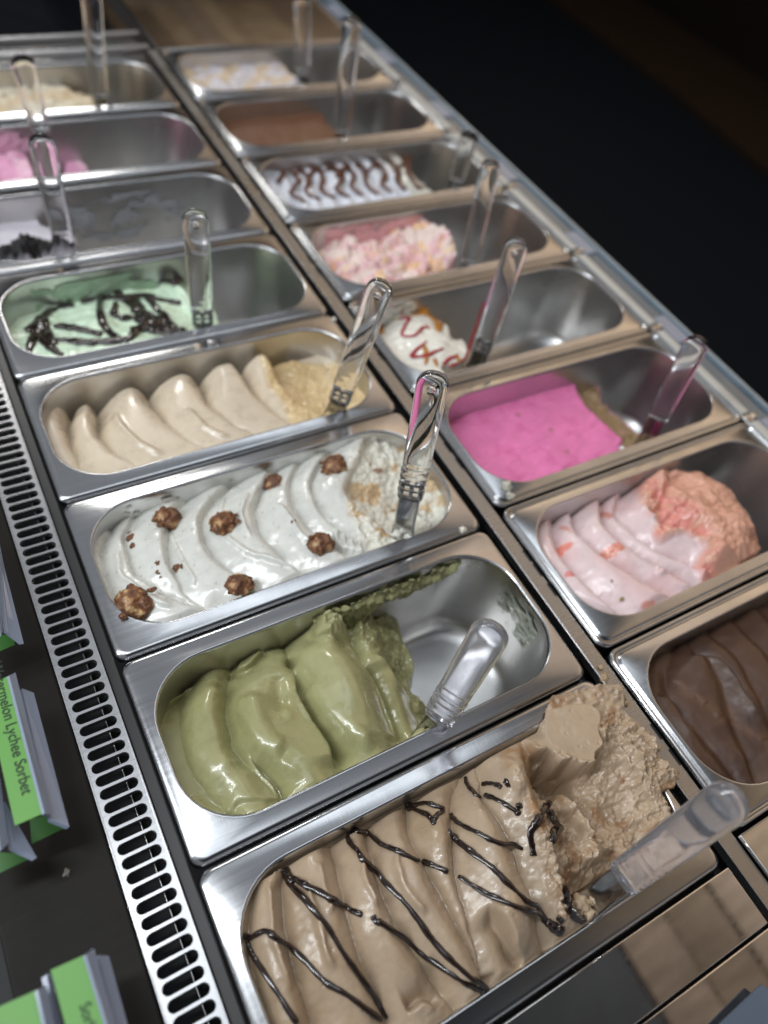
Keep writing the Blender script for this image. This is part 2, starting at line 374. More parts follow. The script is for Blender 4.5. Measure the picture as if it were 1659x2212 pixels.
right = [('choc', 'steel pan of smooth brown chocolate gelato at the right edge'), ('peach', 'steel pan of pale pink and peach gelato'), ('hotpink', 'steel pan holding bright pink sorbet'),
         ('sauced', 'nearly empty steel pan with white gelato under red sauce'), ('marsh', 'steel pan of pink and white lumpy gelato'), ('swirl', 'steel pan of white gelato striped with chocolate'),
         ('brown', 'steel pan of flat brown gelato'), ('powder', 'steel pan of pale gelato, farthest in the right column')]
for i, (k, lb) in enumerate(left):
    y0 = i*PITCH-.165; op = (.0115, .335, y0+.0175, y0+.1475)
    PANS[k] = {'open': op, 'obj': make_pan(0.0003, .3425, y0+.0004, y0+.1646, op, False, lb)}
for i, (k, lb) in enumerate(right):
    y0 = -.1527+i*PITCH; op = (.3785, .706, y0+.0180, y0+.1480)
    PANS[k] = {'open': op, 'obj': make_pan(.3666, .7158, y0+.0003, y0+.1647, op, True, lb)}

# ------------------------------------------------------------------ the cabinet round the pans
o = box('cabinet_floor', (-.9, .759, -1.2, 2.6, -.26, -.25), M['dark']); tag(o, kind='structure')
def bar_obj(name, b, m, label, cat, bev=.001):
    o = box(name, b, m, None, bev); c = Vector(((b[0]+b[1])/2, (b[2]+b[3])/2, b[4]))
    o.data.transform(Matrix.Translation(-c)); o.location = c; return tag(o, label, cat)
# slotted vent strip: one plate with real stadium holes
def vent_strip():
    x0, x1 = -.0410, -.0105; cx = (x0+x1)/2; p = .00983; hl = .0131; hr = .0039; ya = -.62; n = int((1.75-ya)/p)
    bm = bmesh.new(); N = 8
    ring = []
    for sgn in (1, -1):
        for k in range(N+1):
            a = -math.pi/2+math.pi*k/N
            ring.append((sgn*(hl-hr)+sgn*hr*math.cos(a), sgn*hr*math.sin(a)))
    m = len(ring)
    for i in range(n):
        cy = ya+(i+.5)*p; H = p/2; W = (x1-x0)/2; sl = .0
        inn = [bm.verts.new((cx+a, cy+b+(a*-.0), 0)) for a, b in ring]
        lo = [bm.verts.new((cx+a*.97, cy+b*.9, -.0012)) for a, b in ring]
        lo2 = [bm.verts.new((cx+a*.97, cy+b*.9, -.004)) for a, b in ring]
        outp = []
        for sgn in (1, -1):
            q4 = [(sgn*(hl-hr), -sgn*H), (sgn*W, -sgn*H), (sgn*W, 0), (sgn*W, sgn*H), (sgn*(hl-hr), sgn*H)]
            for k in range(N+1):
                u = k/2; i0 = min(int(u), 3); f = u-i0; outp.append(tuple(q4[i0][c]*(1-f)+q4[i0+1][c]*f for c in (0, 1)))
        ov = [bm.verts.new((cx+a, cy+b, 0)) for a, b in outp]
        for k in range(m):
            k2 = (k+1) % m
            bm.faces.new((inn[k], inn[k2], ov[k2], ov[k])); bm.faces.new((lo[k], lo[k2], inn[k2], inn[k])); bm.faces.new((lo2[k], lo2[k2], lo[k2], lo[k]))
    bmesh.ops.remove_doubles(bm, verts=bm.verts, dist=1e-5)
    for xa, xb in ((x0-.0012, x0), (x1, x1+.0012)): bx(bm, xa, xb, ya, ya+n*p, -.006, .0006, .0003)
    o = bm_link('vent_strip', bm, M['strip']); tag(o, 'long silver vent strip with a row of oval slots beside the left pans', 'vent grille'); return o
vent_strip()
bar_obj('vent_duct', (-.0425, -.0088, -.62, 1.75, -.06, -.05), M['dark'], 'black air duct underneath the slotted strip', 'duct')
bar_obj('inner_duct_rail', (-.0205, -.0195, -.62, 1.75, -.05, -.030), M['rail'], 'thin steel rail seen down through the strip slots', 'rail', .0004)
bar_obj('gasket_strip', (-.0088, -.0006, -.62, 1.2, -.012, -.0035), M['gasket'], 'dark groove strip running between vent and left pans', 'gasket')
bar_obj('dark_side_deck', (-.115, -.0425, -.62, 1.75, -.02, -.001), M['deck'], 'dark brown steel side deck behind the green price cards', 'deck', .002)
# divider between the two columns
o = empty('divider_rail', (.3575, .3, -.01), 'long steel divider rail between the two columns of pans', 'rail')
def part_box(name, b, m, par, bev=0):
    q = box(name, b, m, par, bev); q.data.transform(Matrix.Translation(-par.location)); return q
part_box('rail_top', (.3505, .3655, -.62, 1.18, -.012, -.0045), M['rail'], o, .0006)
part_box('raised_edge', (.3497, .3509, -.62, 1.18, -.012, -.0022), M['strip'], o, .0004)
for i in range(9):
    for dy in (.060, .083, .100):
        y = -.1527+i*PITCH+dy+(.004 if i % 2 else 0)
        if dy != .1 or i % 2: part_box('rail_slot', (.3635, .3652, y, y+.014, -.0046, -.0041), M['dark'], o)
bar_obj('column_gap_channel', (.3428, .3500, -.62, 1.18, -.060, -.022), M['gasket'], 'dark gap running between left pans and divider rail', 'channel')
# right hand ledge
o = empty('right_ledge', (.74, .4, -.01), 'bluish clear ledge with bright clips along the right side of the pans', 'ledge')
part_box('support_bar', (.7164, .7268, -.62, 1.75, -.012, -.0015), M['strip'], o, .0012)
for i in range(8):
    y = -.1527+i*PITCH; part_box('bead_glint', (.7150, .7262, y+.007, y+.158, -.0010, .0030), M['pale'], o, .0014)  # pale strips imitate light glinting on the pans' outer beads
part_box('clear_channel', (.7275, .7520, -.62, 1.75, -.010, -.001), M['ledge'], o, .001)
part_box('dark_base', (.7260, .7620, -.62, 1.75, -.022, -.0115), M['front'], o)
part_box('outer_lip', (.7530, .7580, -.62, 1.75, -.011, .0035), M['lip'], o, .001)
for i in range(10):
    y = -.1527+i*PITCH; part_box('clip', (.7200, .7275, y-.0035, y+.0035, .002, .0045), M['pan'], o, .0006)
for i in range(7):
    y = .12+i*.19; part_box('ledge_clip', (.7300, .7500, y, y+.05, -.001, .0012), M['holder'], o, .0005)
# low dark front and the shop floor beyond it
bar_obj('case_front', (.760, .772, -1.2, 4.0, -.9, -.006), M['front'], 'near black case front beyond the bluish right ledge', 'case front', .003)
M['floor'], _, _pb = mat('dark_navy_floor', (.0045, .0078, .014), .6); _pb.inputs['Specular IOR Level'].default_value = .1
o = box('shop_floor', (-6, 9, -6, 12, -.92, -.9), M['floor']); tag(o, kind='structure')
def floor_quad(name, px, m, dz, h=.03):
    bm = bmesh.new(); z = -.9+dz; P = [at(x, y, z+h) for x, y in px]
    t = [bm.verts.new(p) for p in P]; b = [bm.verts.new((p[0], p[1], z)) for p in P]
    bm.faces.new(t)
    for i in range(len(P)): bm.faces.new((t[i], b[i], b[(i+1) % len(P)], t[(i+1) % len(P)]))
    c = Vector(np.mean(P, 0)); c.z = z
    q = bm_link(name, bm, m); q.data.transform(Matrix.Translation(-c)); q.location = c; return q
tag(floor_quad('floor_platform', [(1120, -60), (1450, 190), (1720, 420), (1900, 420), (1900, -60)], M['board'], .001), 'very dark brown low platform on the floor at the top right', 'platform')
tag(floor_quad('floor_mat', [(1440, -40), (1630, 130), (1720, 205), (1800, 160), (1700, -40)], M['board2'], .032, .006), 'dull olive mat lying on the dark brown platform', 'mat')
tag(floor_quad('metal_trim', [(1500, -30), (1535, -8), (1600, 30), (1720, 105), (1722, 98), (1602, 24), (1540, -14), (1505, -36)], M['rail'], .05, .02), 'thin pale metal trim line in the top right corner', 'trim')
# far deck beyond the last pans
def cover(name, b, label):
    q = box(name, b, M['cover'], None, .0012); c = Vector(((b[0]+b[1])/2, (b[2]+b[3])/2, b[4])); q.data.transform(Matrix.Translation(-c)); q.location = c
    return tag(q, label, 'cover plate', 'flat polished cover plates')
cover('cover_plate', (0.0003, .3425, -.2076, -.1662, -.006, 0), 'narrow polished plate mirroring timber, directly before the coffee pan')
cover('cover_plate', (0.0003, .3425, -.372, -.2092, -.006, 0), 'wide polished plate mirroring timber at the bottom right corner')
cover('cover_plate', (.3666, .7158, -.318, -.1540, -.006, 0), 'polished plate mirroring timber before the chocolate pan')
cover('cover_plate', (.3666, .7158, 1.1690, 1.75, -.006, 0), 'big polished deck plate beyond the farthest right pan')
cover('cover_plate', (0.0003, .3425, 1.1560, 1.75, -.006, -.001), 'dark mirroring deck plate beyond the farthest left pan')
for y in (1.165, 1.215):
    bar_obj('cross_bar', (0.0, .352, y, y+.010, 0.0, .007), M['strip'], ('front' if y < 1.2 else 'rear')+' steel cross bar past the farthest left pan', 'bar', .002)
# ------------------------------------------------------------------ room wall, and unseen pieces added for their reflections
M['wallbrown'], _, _pb = mat('dark_brown_wall', (.009, .0075, .0065), .7); _pb.inputs['Specular IOR Level'].default_value = .1
timber = empty('added_timber_panel', (2.0, 1.5, 1.2), 'unseen panel of oak blocks added over the right side, mirrored in the steel', 'panel')  # oak blocks added overhead to give the steel brown reflections
x = 1.06; rr = random.Random(3); cube = {}
cols = [(.795+.13*k, .127, -1.6, -.12) for k in range(2)]+[(1.06+.13*k, .127, -1.6, 6.5) for k in range(5)]+[(1.71+.3*k, .297, -1.6, 6.5) for k in range(7)]
for x, wid, ya_, yb_ in cols:
    y = ya_
    while y < yb_-.05:
        l = min(rr.choice((.28, .42, .56)) if y < .8 else .9, yb_-y); w_ = rr.choice(range(4)); key = (round(l, 3), w_, wid)
        if key not in cube:
            bm = bmesh.new(); bx(bm, 0, wid, 0, l-.004, 0, .03, .003); cube[key] = bm_link('block', bm, WOODS[w_], timber)
            q = cube[key]
        else:
            q = cube[key].copy(); COL.objects.link(q)
        q.location = (x-2.0, y-1.5, rr.uniform(0, .004)); y += l
for n, b, m in (('added_dark_panel', (-.6, .785, -1.6, -.22, 1.2, 1.25), M['panelgrey']), ('added_dark_strip', (.86, 1.05, -.10, 6.5, 1.2, 1.32), M['darkstandin']), ('standin_far_wall', (-3, 4.0, 6.6, 6.7, -1, 4), M['darkstandin']), ('right_wall', (3.9, 4.0, -2, 6.5, -1, 1.2), M['wallbrown'])):  # added dark panel, beam and far wall stand in for reflected dark clothing
    q = box(n, b, m); tag(q, kind='structure')

def wall_smear(name, axis, a0, a1, z0, z1, wall, th, col, shape, m, parent, seed=0, step=.0011, sc=150, back=1):
    """thin ragged film of gelato stuck on a pan wall; shape(u, v) > 0 where there is some"""
    na = int(abs(a1-a0)/step); nz = int((z1-z0)/step); A, Zz = np.meshgrid(np.linspace(a0, a1, na), np.linspace(z0, z1, nz)); U = (A-a0)/(a1-a0); V = (Zz-z0)/(z1-z0)
    f = shape(U, V)+.55*fbm(A*sc*.5, Zz*sc, seed, 4, .6)
    t = np.clip(f, 0, .5)*2*th*(.6+.8*vn(A*sc*2.2, Zz*sc*2.2, seed+3))+.0006; wy = wall(A, Zz)-back*t
    co = np.stack([A, wy, Zz] if axis == 'x' else [wy, A, Zz], -1).reshape(-1, 3); idx = np.arange(na*nz).reshape(nz, na); keep = (f[:-1, :-1] > 0) & (f[1:, 1:] > 0)
    q = np.stack([idx[:-1, :-1], idx[:-1, 1:], idx[1:, 1:], idx[1:, :-1]], -1)[keep]
    me = bpy.data.meshes.new(name); me.from_pydata(co.tolist(), [], q.tolist()); me.update()
    c = me.color_attributes.new('Col', 'FLOAT_COLOR', 'POINT'); c.data.foreach_set('color', np.tile([*col, 1.], len(co)))
    bm = bmesh.new(); bm.from_mesh(me); bmesh.ops.delete(bm, geom=[v for v in bm.verts if not v.link_faces], context='VERTS'); bm.to_mesh(me); bm.free()
    return link(name, me, m, parent)
# ------------------------------------------------------------------ the fillings
def pts(k, L):                       # (crop x, crop y, z) -> (x, y, z)
    return [(*at(*K(k, a, b), z)[:2], z) for a, b, z in L]
S = {}
# --- coffee (nearest, overfull at the right)
s = S['coffee'] = Surf(PANS['coffee'], .00075, (0, .018, 0, .012), 11, 1.7)
s.ctrl(pts('c', [(240, 1300, -.008), (300, 1060, -.006), (440, 900, -.008), (700, 780, -.022), (950, 700, -.022), (500, 1150, -.004), (420, 1500, -.004), (800, 1000, -.002), (800, 1400, 0), (1000, 900, 0),
                 (1150, 620, -.018), (1150, 800, 0), (1200, 1250, .003), (1000, 1650, -.004), (1300, 1000, .005), (1500, 1500, .003), (1450, 500, -.006), (1640, 1600, -.002), (1300, 1700, -.006), (600, 1700, -.006)]) +
       pts('r', [(230, 420, -.010), (330, 600, .004), (300, 900, .008), (500, 1200, .010), (550, 1450, .008), (520, 1600, -.002), (650, 1560, -.003), (870, 1480, -.005), (450, 600, .014), (560, 760, .010),
                 (620, 330, .006), (700, 230, .004), (830, 200, .006), (950, 230, .006), (850, 380, .012), (700, 600, -.026), (850, 600, -.014), (620, 520, -.012), (780, 740, -.004), (850, 620, -.012), (1000, 600, -.004), (1080, 800, -.008), (1150, 950, -.004),
                 (950, 760, -.004), (850, 950, .004), (950, 1080, .004), (750, 900, .006), (830, 1230, -.012), (940, 1250, -.012), (1150, 1280, -.02), (1280, 1150, -.006), (1380, 950, .001), (1060, 300, .008), (1250, 480, .010), (1340, 620, .008), (1200, 650, .002), (1330, 780, .004),
                 (700, 1200, .006), (760, 1350, .002), (930, 1400, .003), (1020, 250, .006)]), 3.0, .007)
# swept folds running from the back to the front
cr_ = [PL('c', [(300, 960), (285, 1100), (262, 1300), (330, 1600)]), PL('c', [(470, 900), (450, 1050), (470, 1300), (560, 1600)]), PL('c', [(720, 800), (745, 950), (780, 1150), (860, 1400), (960, 1650)]),
       PL('c', [(900, 700), (925, 900), (990, 1120), (1100, 1330), (1230, 1500)]), PL('c', [(1120, 600), (1135, 800), (1210, 980), (1330, 1200), (1450, 1430)]), PL('r', [(215, 540), (140, 730), (125, 900), (150, 1180), (230, 1500)]), PL('r', [(285, 540), (315, 720), (430, 960), (540, 1250), (640, 1500)])]
s.folds(cr_, .0105, .62, sharp=.8)
for P, a in (([(380, 980), (390, 1150), (420, 1350), (520, 1600)], .0022), ([(560, 1000), (600, 1150), (660, 1350), (740, 1500)], .0022), ([(850, 850), (880, 1000), (950, 1160)], .0022), ([(1030, 860), (1070, 1050), (1200, 1210)], .002), ([(650, 900), (660, 1020), (700, 1200)], .0018)):
    s.ridge(PL('c', P), a, .0022)
s.lip(PL('r', [(310, 1330), (400, 1480), (480, 1600), (560, 1650)]), .005, .014, .012, .009, .3, .15)          # deep front valley
s.lip(PL('c', [(1270, 1700), (1240, 1660), (1180, 1640), (1100, 1700)]), .002, .006, .008, .008)
s.lip(PL('c', [(1210, 1380), (1400, 1560), (1590, 1480)]), .0, .004, .0035, .012)
rm = s.mask(PL('r', [(420, 330), (430, 420), (400, 500), (410, 640), (520, 780), (560, 960), (620, 1100), (680, 1300), (780, 1480), (900, 1470), (1050, 1400), (1300, 1250), (1480, 1100), (1450, 850), (1480, 560), (1100, 230), (1020, 110), (780, 110), (600, 180)]), .004)
flap = s.mask(PL('r', [(530, 300), (600, 240), (700, 200), (820, 170), (930, 180), (985, 240), (965, 320), (985, 410), (940, 470), (925, 535), (860, 545), (800, 510), (740, 515), (690, 455), (600, 440), (570, 380)], .008), .0014)
basin = s.mask(PL('r', [(950, 480), (1080, 420), (1180, 560), (1230, 760), (1230, 900), (1100, 1000), (960, 900), (900, 760), (900, 600)]), .004)
smear = s.mask(PL('r', [(440, 380), (560, 420), (600, 560), (560, 680), (640, 760), (620, 860), (520, 850), (500, 740), (400, 640), (400, 500)]), .003)
rough = rm*(1-.93*flap)*(1-.55*basin)*(1-.75*smear)
s.crumb(rough, .0085, 200, 3, .30); s.crumb(rough, .0022, 620, 5, .5)
s.Z += .0012*basin*fbm(s.X*260+s.Y*60, s.Y*420, 8, 3)
fy_ = (s.Y-at(*K('r', 800, 540))[1])/.05
s.Z = s.Z*(1-flap)+flap*(.0165-.006*np.clip(fy_, 0, 1.3)+.0007*fbm(s.X*60, s.Y*16, 5, 3)+.00015*fbm(s.X*300, s.Y*200, 5, 3))
d, _, _ = s.dist(PL('r', [(610, 460), (760, 520), (880, 555), (930, 510), (975, 400), (975, 300)])); s.Z += .003*np.exp(-(d/.0022)**2)*(1+1.2*fbm(s.X*300, s.Y*300, 9, 3))
s.crumb(np.exp(-((d-.004)/.005)**2)*(1-flap), .0075, 150, 51, .3); s.ridge(PL('r', [(620, 520), (700, 590), (780, 620), (880, 600)]), -.010, .006)
s.ridge(PL('r', [(640, 560), (680, 640), (740, 700)]), -.008, .005)
s.ridge(PL('r', [(730, 600), (790, 720), (870, 850), (900, 980)]), .006, .004); s.lip(PL('r', [(740, 760), (820, 830), (880, 930)]), .003, .004, .004, .004)
s.Z += smear*.006*(1+.5*fbm(s.X*90, s.Y*90, 12, 2))
s.ridge(PL('r', [(1000, 300), (1120, 420), (1190, 520), (1200, 640)]), .004, .003, sharp=True); s.ridge(PL('r', [(980, 360), (1090, 450), (1160, 560)]), .003, .002, sharp=True)
for P in ([(800, 960), (870, 1000), (900, 1100)], [(840, 940), (920, 1010), (940, 1100)], [(780, 1000), (840, 1060), (860, 1150)], [(760, 1060), (800, 1120), (800, 1180)]): s.ridge(PL('r', P), .004, .0022, sharp=True)
for x_, y_ in ((975, 890), (1050, 1070), (940, 1210)): s.Z -= .006*np.exp(-(np.hypot(s.X-at(*K('r', x_, y_))[0], s.Y-at(*K('r', x_, y_))[1])/.006)**2)
s.Z += .0008*fbm(s.X*38, s.Y*24, 2, 2)+.0002*fbm(s.X*250, s.Y*250, 4, 2)
# pits and bubbles
a_, i_ = cell(s.X*70, s.Y*70, 31); s.Z -= .0011*np.exp(-(a_/.06)**2)*(i_ > .8)
# edge of the overflow: falls below the flange outside
ov = s.mask(PL('r', [(700, 120), (1075, 60), (1120, 220), (1230, 320), (1290, 470), (1360, 540), (1400, 640), (1330, 680), (1380, 760), (1330, 830), (1430, 830), (1400, 900), (1480, 1050), (1330, 1240), (1200, 1300), (900, 1300), (760, 600), (640, 400), (640, 260)]), .0015)
x0_, x1_, y0_, y1_ = s.pan['open']
rc_ = .046; outside = (np.hypot(np.maximum(np.abs(s.X-(x0_+x1_)/2)-((x1_-x0_)/2-rc_), 0), np.maximum(np.abs(s.Y-(y0_+y1_)/2)-((y1_-y0_)/2-rc_), 0))-rc_ > -.004) & ((s.X > x1_-.05) | (s.Y > y1_-.006)) & (s.Y > y0_+.01)
s.over = sstep(.2, .8, ov)
s.Z = np.where(outside, np.where(ov > .5, np.maximum(s.Z, .0030+.0035*vn(s.X*260, s.Y*260, 6)+.003*vn(s.X*80, s.Y*80, 7)), -.02), s.Z)
s.col((.42, .315, .215)); s.col((.365, .265, .17), .8*sstep(.45, .7, .5+.5*fbm(s.X*25, s.Y*25, 7, 3)))
s.col((.455, .335, .225), rm*.9); s.col((.30, .155, .07), rm*(1-flap)*sstep(.58, .75, .5+.5*fbm(s.X*75, s.Y*75, 21, 3))*.75); s.col((.46, .345, .235), flap*.8)
s.col((.36, .20, .09), smear*sstep(.45, .65, vn(s.X*90, s.Y*90, 77))*.8)
s.Rg += .12*rough
# --- pistachio
s = S['pistachio'] = Surf(PANS['pistachio'], .0008, seed=23, gain=1.0)
s.ctrl(pts('g', [(60, 680, -.022), (110, 850, -.014), (180, 980, -.009), (330, 1020, -.010), (190, 560, -.045), (300, 480, -.045), (440, 440, -.05), (560, 390, -.045), (250, 560, -.030), (270, 760, -.018), (330, 850, -.014), (430, 500, -.036),
                 (520, 440, -.024), (430, 700, -.016), (520, 830, -.012), (620, 900, -.012), (700, 880, -.016), (800, 820, -.014), (690, 420, -.016), (720, 560, -.006), (800, 640, -.008), (860, 760, -.014), (930, 780, -.02),
                 (650, 380, -.03), (820, 480, -.018), (900, 560, -.034), (960, 640, -.045), (980, 720, -.045), (1010, 760, -.04), (560, 560, -.022), (600, 700, -.020), (440, 900, -.014),
                 (800, 400, -.040), (880, 440, -.055), (950, 500, -.065), (850, 330, -.05)]), 3.2, .006)
s.folds([PL('g', P, -.018) for P in ([(318, 500), (300, 640), (330, 780), (420, 890), (505, 990)], [(545, 465), (585, 610), (660, 760), (735, 870)], [(810, 460), (870, 590), (945, 780)])], .0120, .48, sharp=.9, rnd=.9)
s.lip(PL('g', [(545, 470, -.02), (575, 560, -.02), (625, 700, -.02), (680, 800, -.02), (690, 880, -.02)]), .0, .004, .0, .004)
s.lip(PL('g', [(700, 880), (680, 800), (615, 680), (580, 600), (550, 470)], -.02), .010, .016, .010, .0075, .1, .3)
s.ridge(PL('g', [(600, 540), (680, 680), (760, 760), (850, 810)], -.015), .007, .009)
s.lip(PL('g', [(510, 985), (480, 930), (430, 870), (380, 800)], -.015), .005, .012, .008, .007, .1, .4)
s.ridge(PL('g', [(265, 540), (262, 660), (290, 780), (350, 900)], -.02), .005, .008); s.ridge(PL('g', [(398, 580), (410, 700), (460, 790), (530, 830)], -.015), .006, .009)
s.ridge(PL('g', [(320, 520), (300, 640), (330, 780), (385, 900)], -.02), -.004, .006); s.ridge(PL('g', [(480, 520), (500, 600), (520, 720)], -.02), -.004, .006)
s.ridge(PL('g', [(345, 570), (360, 680), (440, 810), (520, 880), (590, 930)], -.015), .003, .004)
s.lip(PL('g', [(330, 500), (350, 510), (400, 500), (450, 430)], -.035), .006, .012, .006, .006)
s.lip(PL('g', [(945, 770), (930, 700), (880, 580), (820, 480)], -.018), .005, .012, .012, .012, .08, .15)
s.lip(PL('g', [(620, 360), (630, 400), (700, 400), (780, 430)], -.02), .0, .01, .008, .008)
q = np.hypot(s.X-at(*K('g', 520, 665), -.01)[0], s.Y-at(*K('g', 520, 665), -.01)[1]); s.Z += .005*np.exp(-(q/.007)**2)
q = np.hypot(s.X-at(*K('g', 545, 470), -.02)[0], s.Y-at(*K('g', 545, 470), -.02)[1]); s.Z -= .012*np.exp(-(q/.004)**2)
q = np.hypot(s.X-at(*K('g', 325, 512), -.03)[0], s.Y-at(*K('g', 325, 512), -.03)[1]); s.Z -= .007*np.exp(-(q/.003)**2)
s.ridge(PL('g', [(170, 960), (240, 1010), (330, 1030)], -.009), .003, .003); s.lip(PL('g', [(330, 1040), (345, 1000), (400, 990), (500, 985)], -.01), .0, .01, .003, .01)
s.lip(PL('g', [(60, 720), (90, 640), (190, 550)], -.03), .008, .006, .003, .008)
# the scooped away right side: cut along the ragged edge
edge = PL('g', [(1095, 800), (1060, 720), (1075, 640), (1085, 590), (1040, 560), (1000, 500), (960, 420), (940, 330), (935, 200), (1700, 60), (1700, 900)], -.05)
edge[:5] = PL('g', [(1095, 800), (1060, 720), (1075, 640), (1085, 590), (1020, 540)], -.045); edge[5:9] = PL('g', [(1000, 500), (965, 420), (945, 340), (940, 230)], -.085)
cut = s.mask(edge, .0045+0*s.X)
rag = s.mask(PL('g', [(740, 420), (830, 470), (950, 520), (1080, 560), (1110, 620), (1060, 700), (980, 560), (1000, 500), (950, 300), (830, 260), (660, 290), (620, 400)], -.05), .006)
s.crumb(rag*(1-cut), .0095, 150, 13, .3); s.crumb(rag*(1-cut), .0016, 600, 14, .5)
s.lip(PL('g', [(1070, 640), (1040, 600), (950, 560), (900, 500), (830, 465)], -.04), .008, .007, .0, .006)
clump = np.exp(-((s.X-at(*K('g', 690, 350), -.02)[0])**2+(s.Y-at(*K('g', 690, 350), -.02)[1])**2)/.013**2)
s.Z += clump*.026; s.crumb(clump, .015, 170, 17, .3)
s.Z = s.Z*(1-cut)+(-.145)*cut
x0_, x1_, y0_, y1_ = s.pan['open']
fl = s.mask(PL('g', [(1130, 690), (1200, 640), (1260, 640), (1240, 700), (1150, 760)], -.095), .002); s.Z = np.where(fl > .3, np.maximum(s.Z, -.1105+.002*vn(s.X*90, s.Y*90)), s.Z)
s.Z += .0006*fbm(s.X*45, s.Y*45, 2, 3)
s.col((.315, .305, .14)); s.col((.37, .36, .18), .7*sstep(.4, .75, .5+.5*fbm(s.X*18, s.Y*18, 7, 2))); s.col((.22, .215, .085), np.clip(rag+clump, 0, 1)*.5*sstep(.4, .6, vn(s.X*120, s.Y*120, 5)))
s.Rg += .18*np.clip(rag+clump, 0, 1)
# --- white with clusters
s = S['white'] = Surf(PANS['white'], .0010, seed=35, gain=1.6)
s.ctrl(pts('w', [(80, 520, -.016), (110, 430, -.026), (200, 360, -.028), (350, 310, -.028), (500, 275, -.026), (640, 240, -.024), (800, 190, -.022), (950, 140, -.020), (1050, 110, -.018), (120, 680, -.012), (170, 790, -.007), (260, 840, -.006), (400, 800, -.005), (560, 780, -.005),
                 (760, 710, -.006), (980, 640, -.006), (1140, 590, -.008), (300, 500, -.012), (500, 500, -.008), (700, 450, -.008), (900, 380, -.008), (1000, 300, -.010), (1100, 200, -.010), (1190, 130, -.010), (1280, 110, -.012), (1250, 250, -.016), (1350, 300, -.02), (1460, 300, -.014),
                 (1180, 380, -.018), (1250, 480, -.016), (1400, 480, -.02), (1480, 420, -.016), (1300, 520, -.014), (1100, 500, -.010)]), 3, .007)
W_ = [([(215, 430), (205, 500), (230, 600), (290, 665), (400, 730), (560, 785)], .005, .006), ([(120, 520), (150, 650), (170, 740), (230, 800)], .003, .004), ([(450, 330), (400, 430), (370, 560), (420, 680), (500, 755)], .0045, .004),
      ([(610, 285), (545, 350), (515, 430), (540, 530), (600, 610), (700, 680)], .005, .005), ([(600, 480), (690, 560), (800, 600), (960, 650)], .003, .003), ([(660, 250), (610, 310), (590, 400)], .0035, .003), ([(800, 260), (745, 340), (745, 430), (790, 520), (870, 620)], .005, .005),
      ([(900, 200), (870, 290), (900, 390), (980, 480), (1120, 570)], .0045, .004), ([(1000, 190), (960, 280), (985, 370), (1060, 440)], .004, .003), ([(380, 440), (430, 580), (500, 700)], .002, .002), ([(820, 360), (900, 470), (1000, 560)], .0025, .002), ([(300, 330), (220, 400), (205, 470)], .003, .003)]
wf = [PL('w', P, -.01) for P in ([(150, 400), (110, 520), (140, 650), (190, 780), (260, 860)], [(240, 370), (205, 480), (235, 600), (300, 670), (410, 735), (560, 790)], [(440, 320), (385, 430), (375, 560), (420, 680), (520, 770), (640, 800)],
      [(610, 270), (545, 350), (515, 430), (540, 530), (620, 620), (760, 710)], [(800, 220), (745, 320), (745, 430), (790, 520), (900, 620), (1010, 660)], [(910, 160), (872, 270), (900, 390), (980, 480), (1130, 590)], [(1030, 120), (962, 260), (990, 370), (1080, 460), (1200, 560)])]
s.folds(wf, .0085, .80, sharp=.7)
for P in ([(660, 250), (610, 310), (590, 400)], [(600, 480), (690, 560), (800, 600), (930, 640)], [(380, 440), (430, 580), (500, 700)], [(820, 360), (900, 470), (1000, 560)], [(170, 520), (200, 640), (300, 740), (430, 800)], [(700, 300), (680, 420), (720, 520)]): s.ridge(PL('w', P, -.01), .0018, .0022)
rm = s.mask(PL('w', [(1130, 170), (1200, 90), (1330, 70), (1540, 250), (1560, 420), (1420, 540), (1230, 580), (1150, 480), (1110, 350)], -.014), .004)
s.crumb(rm, .0060, 170, 41, .25); s.crumb(rm, .0016, 520, 42, .5); 
for k in range(4): s.ridge(PL('w', [(1070+k*28, 450+k*12), (1060+k*34, 500+k*14), (1110+k*34, 555+k*6)], -.008), .0028, .0022)
s.Z += .0010*fbm(s.X*50, s.Y*50, 2, 3)
a_, i_ = cell(s.X*95, s.Y*95, 31)
s.col((.64, .64, .59)); s.col((.68, .65, .55), rm*.9); s.col((.50, .33, .15), rm*sstep(.54, .66, .5+.5*fbm(s.X*55, s.Y*55, 45, 3))*.85); s.col((.22, .09, .04), rm*sstep(.74, .80, .5+.5*fbm(s.X*70, s.Y*70, 49, 3)))
s.col((.30, .23, .19), (1-rm)*np.exp(-(a_/.075)**2)*(i_ > .55)*.8)
s.Rg += .15*rm
# --- beige folds
s = S['beige'] = Surf(PANS['beige'], .0010, seed=47, gain=1.7)
s.ctrl(pts('d', [(200, 850, -.03), (240, 950, -.02), (300, 1030, -.01), (330, 740, -.045), (420, 800, -.035), (510, 670, -.040), (600, 760, -.030), (740, 605, -.036), (850, 700, -.028), (950, 560, -.032), (1050, 650, -.026), (1105, 545, -.032), (500, 1020, -.010), (700, 990, -.008),
                 (900, 940, -.008), (1100, 890, -.008), (1250, 850, -.010), (450, 920, -.020), (700, 880, -.016), (900, 820, -.015), (1120, 760, -.016), (1280, 560, -.022), (1400, 600, -.024), (1300, 720, -.03), (1420, 760, -.028), (1550, 740, -.02), (1500, 790, -.02)]), 3, .007)
Cr = [[(350, 1045), (300, 930), (285, 830), (300, 750)], [(600, 1035), (480, 965), (420, 870), (405, 700)], [(880, 960), (780, 890), (690, 800), (620, 670)], [(1100, 905), (1000, 850), (910, 770), (850, 630)], [(1260, 860), (1160, 780), (1085, 690), (1035, 590)]]
pk = .6+.55*sstep(.25, .8, s.V)
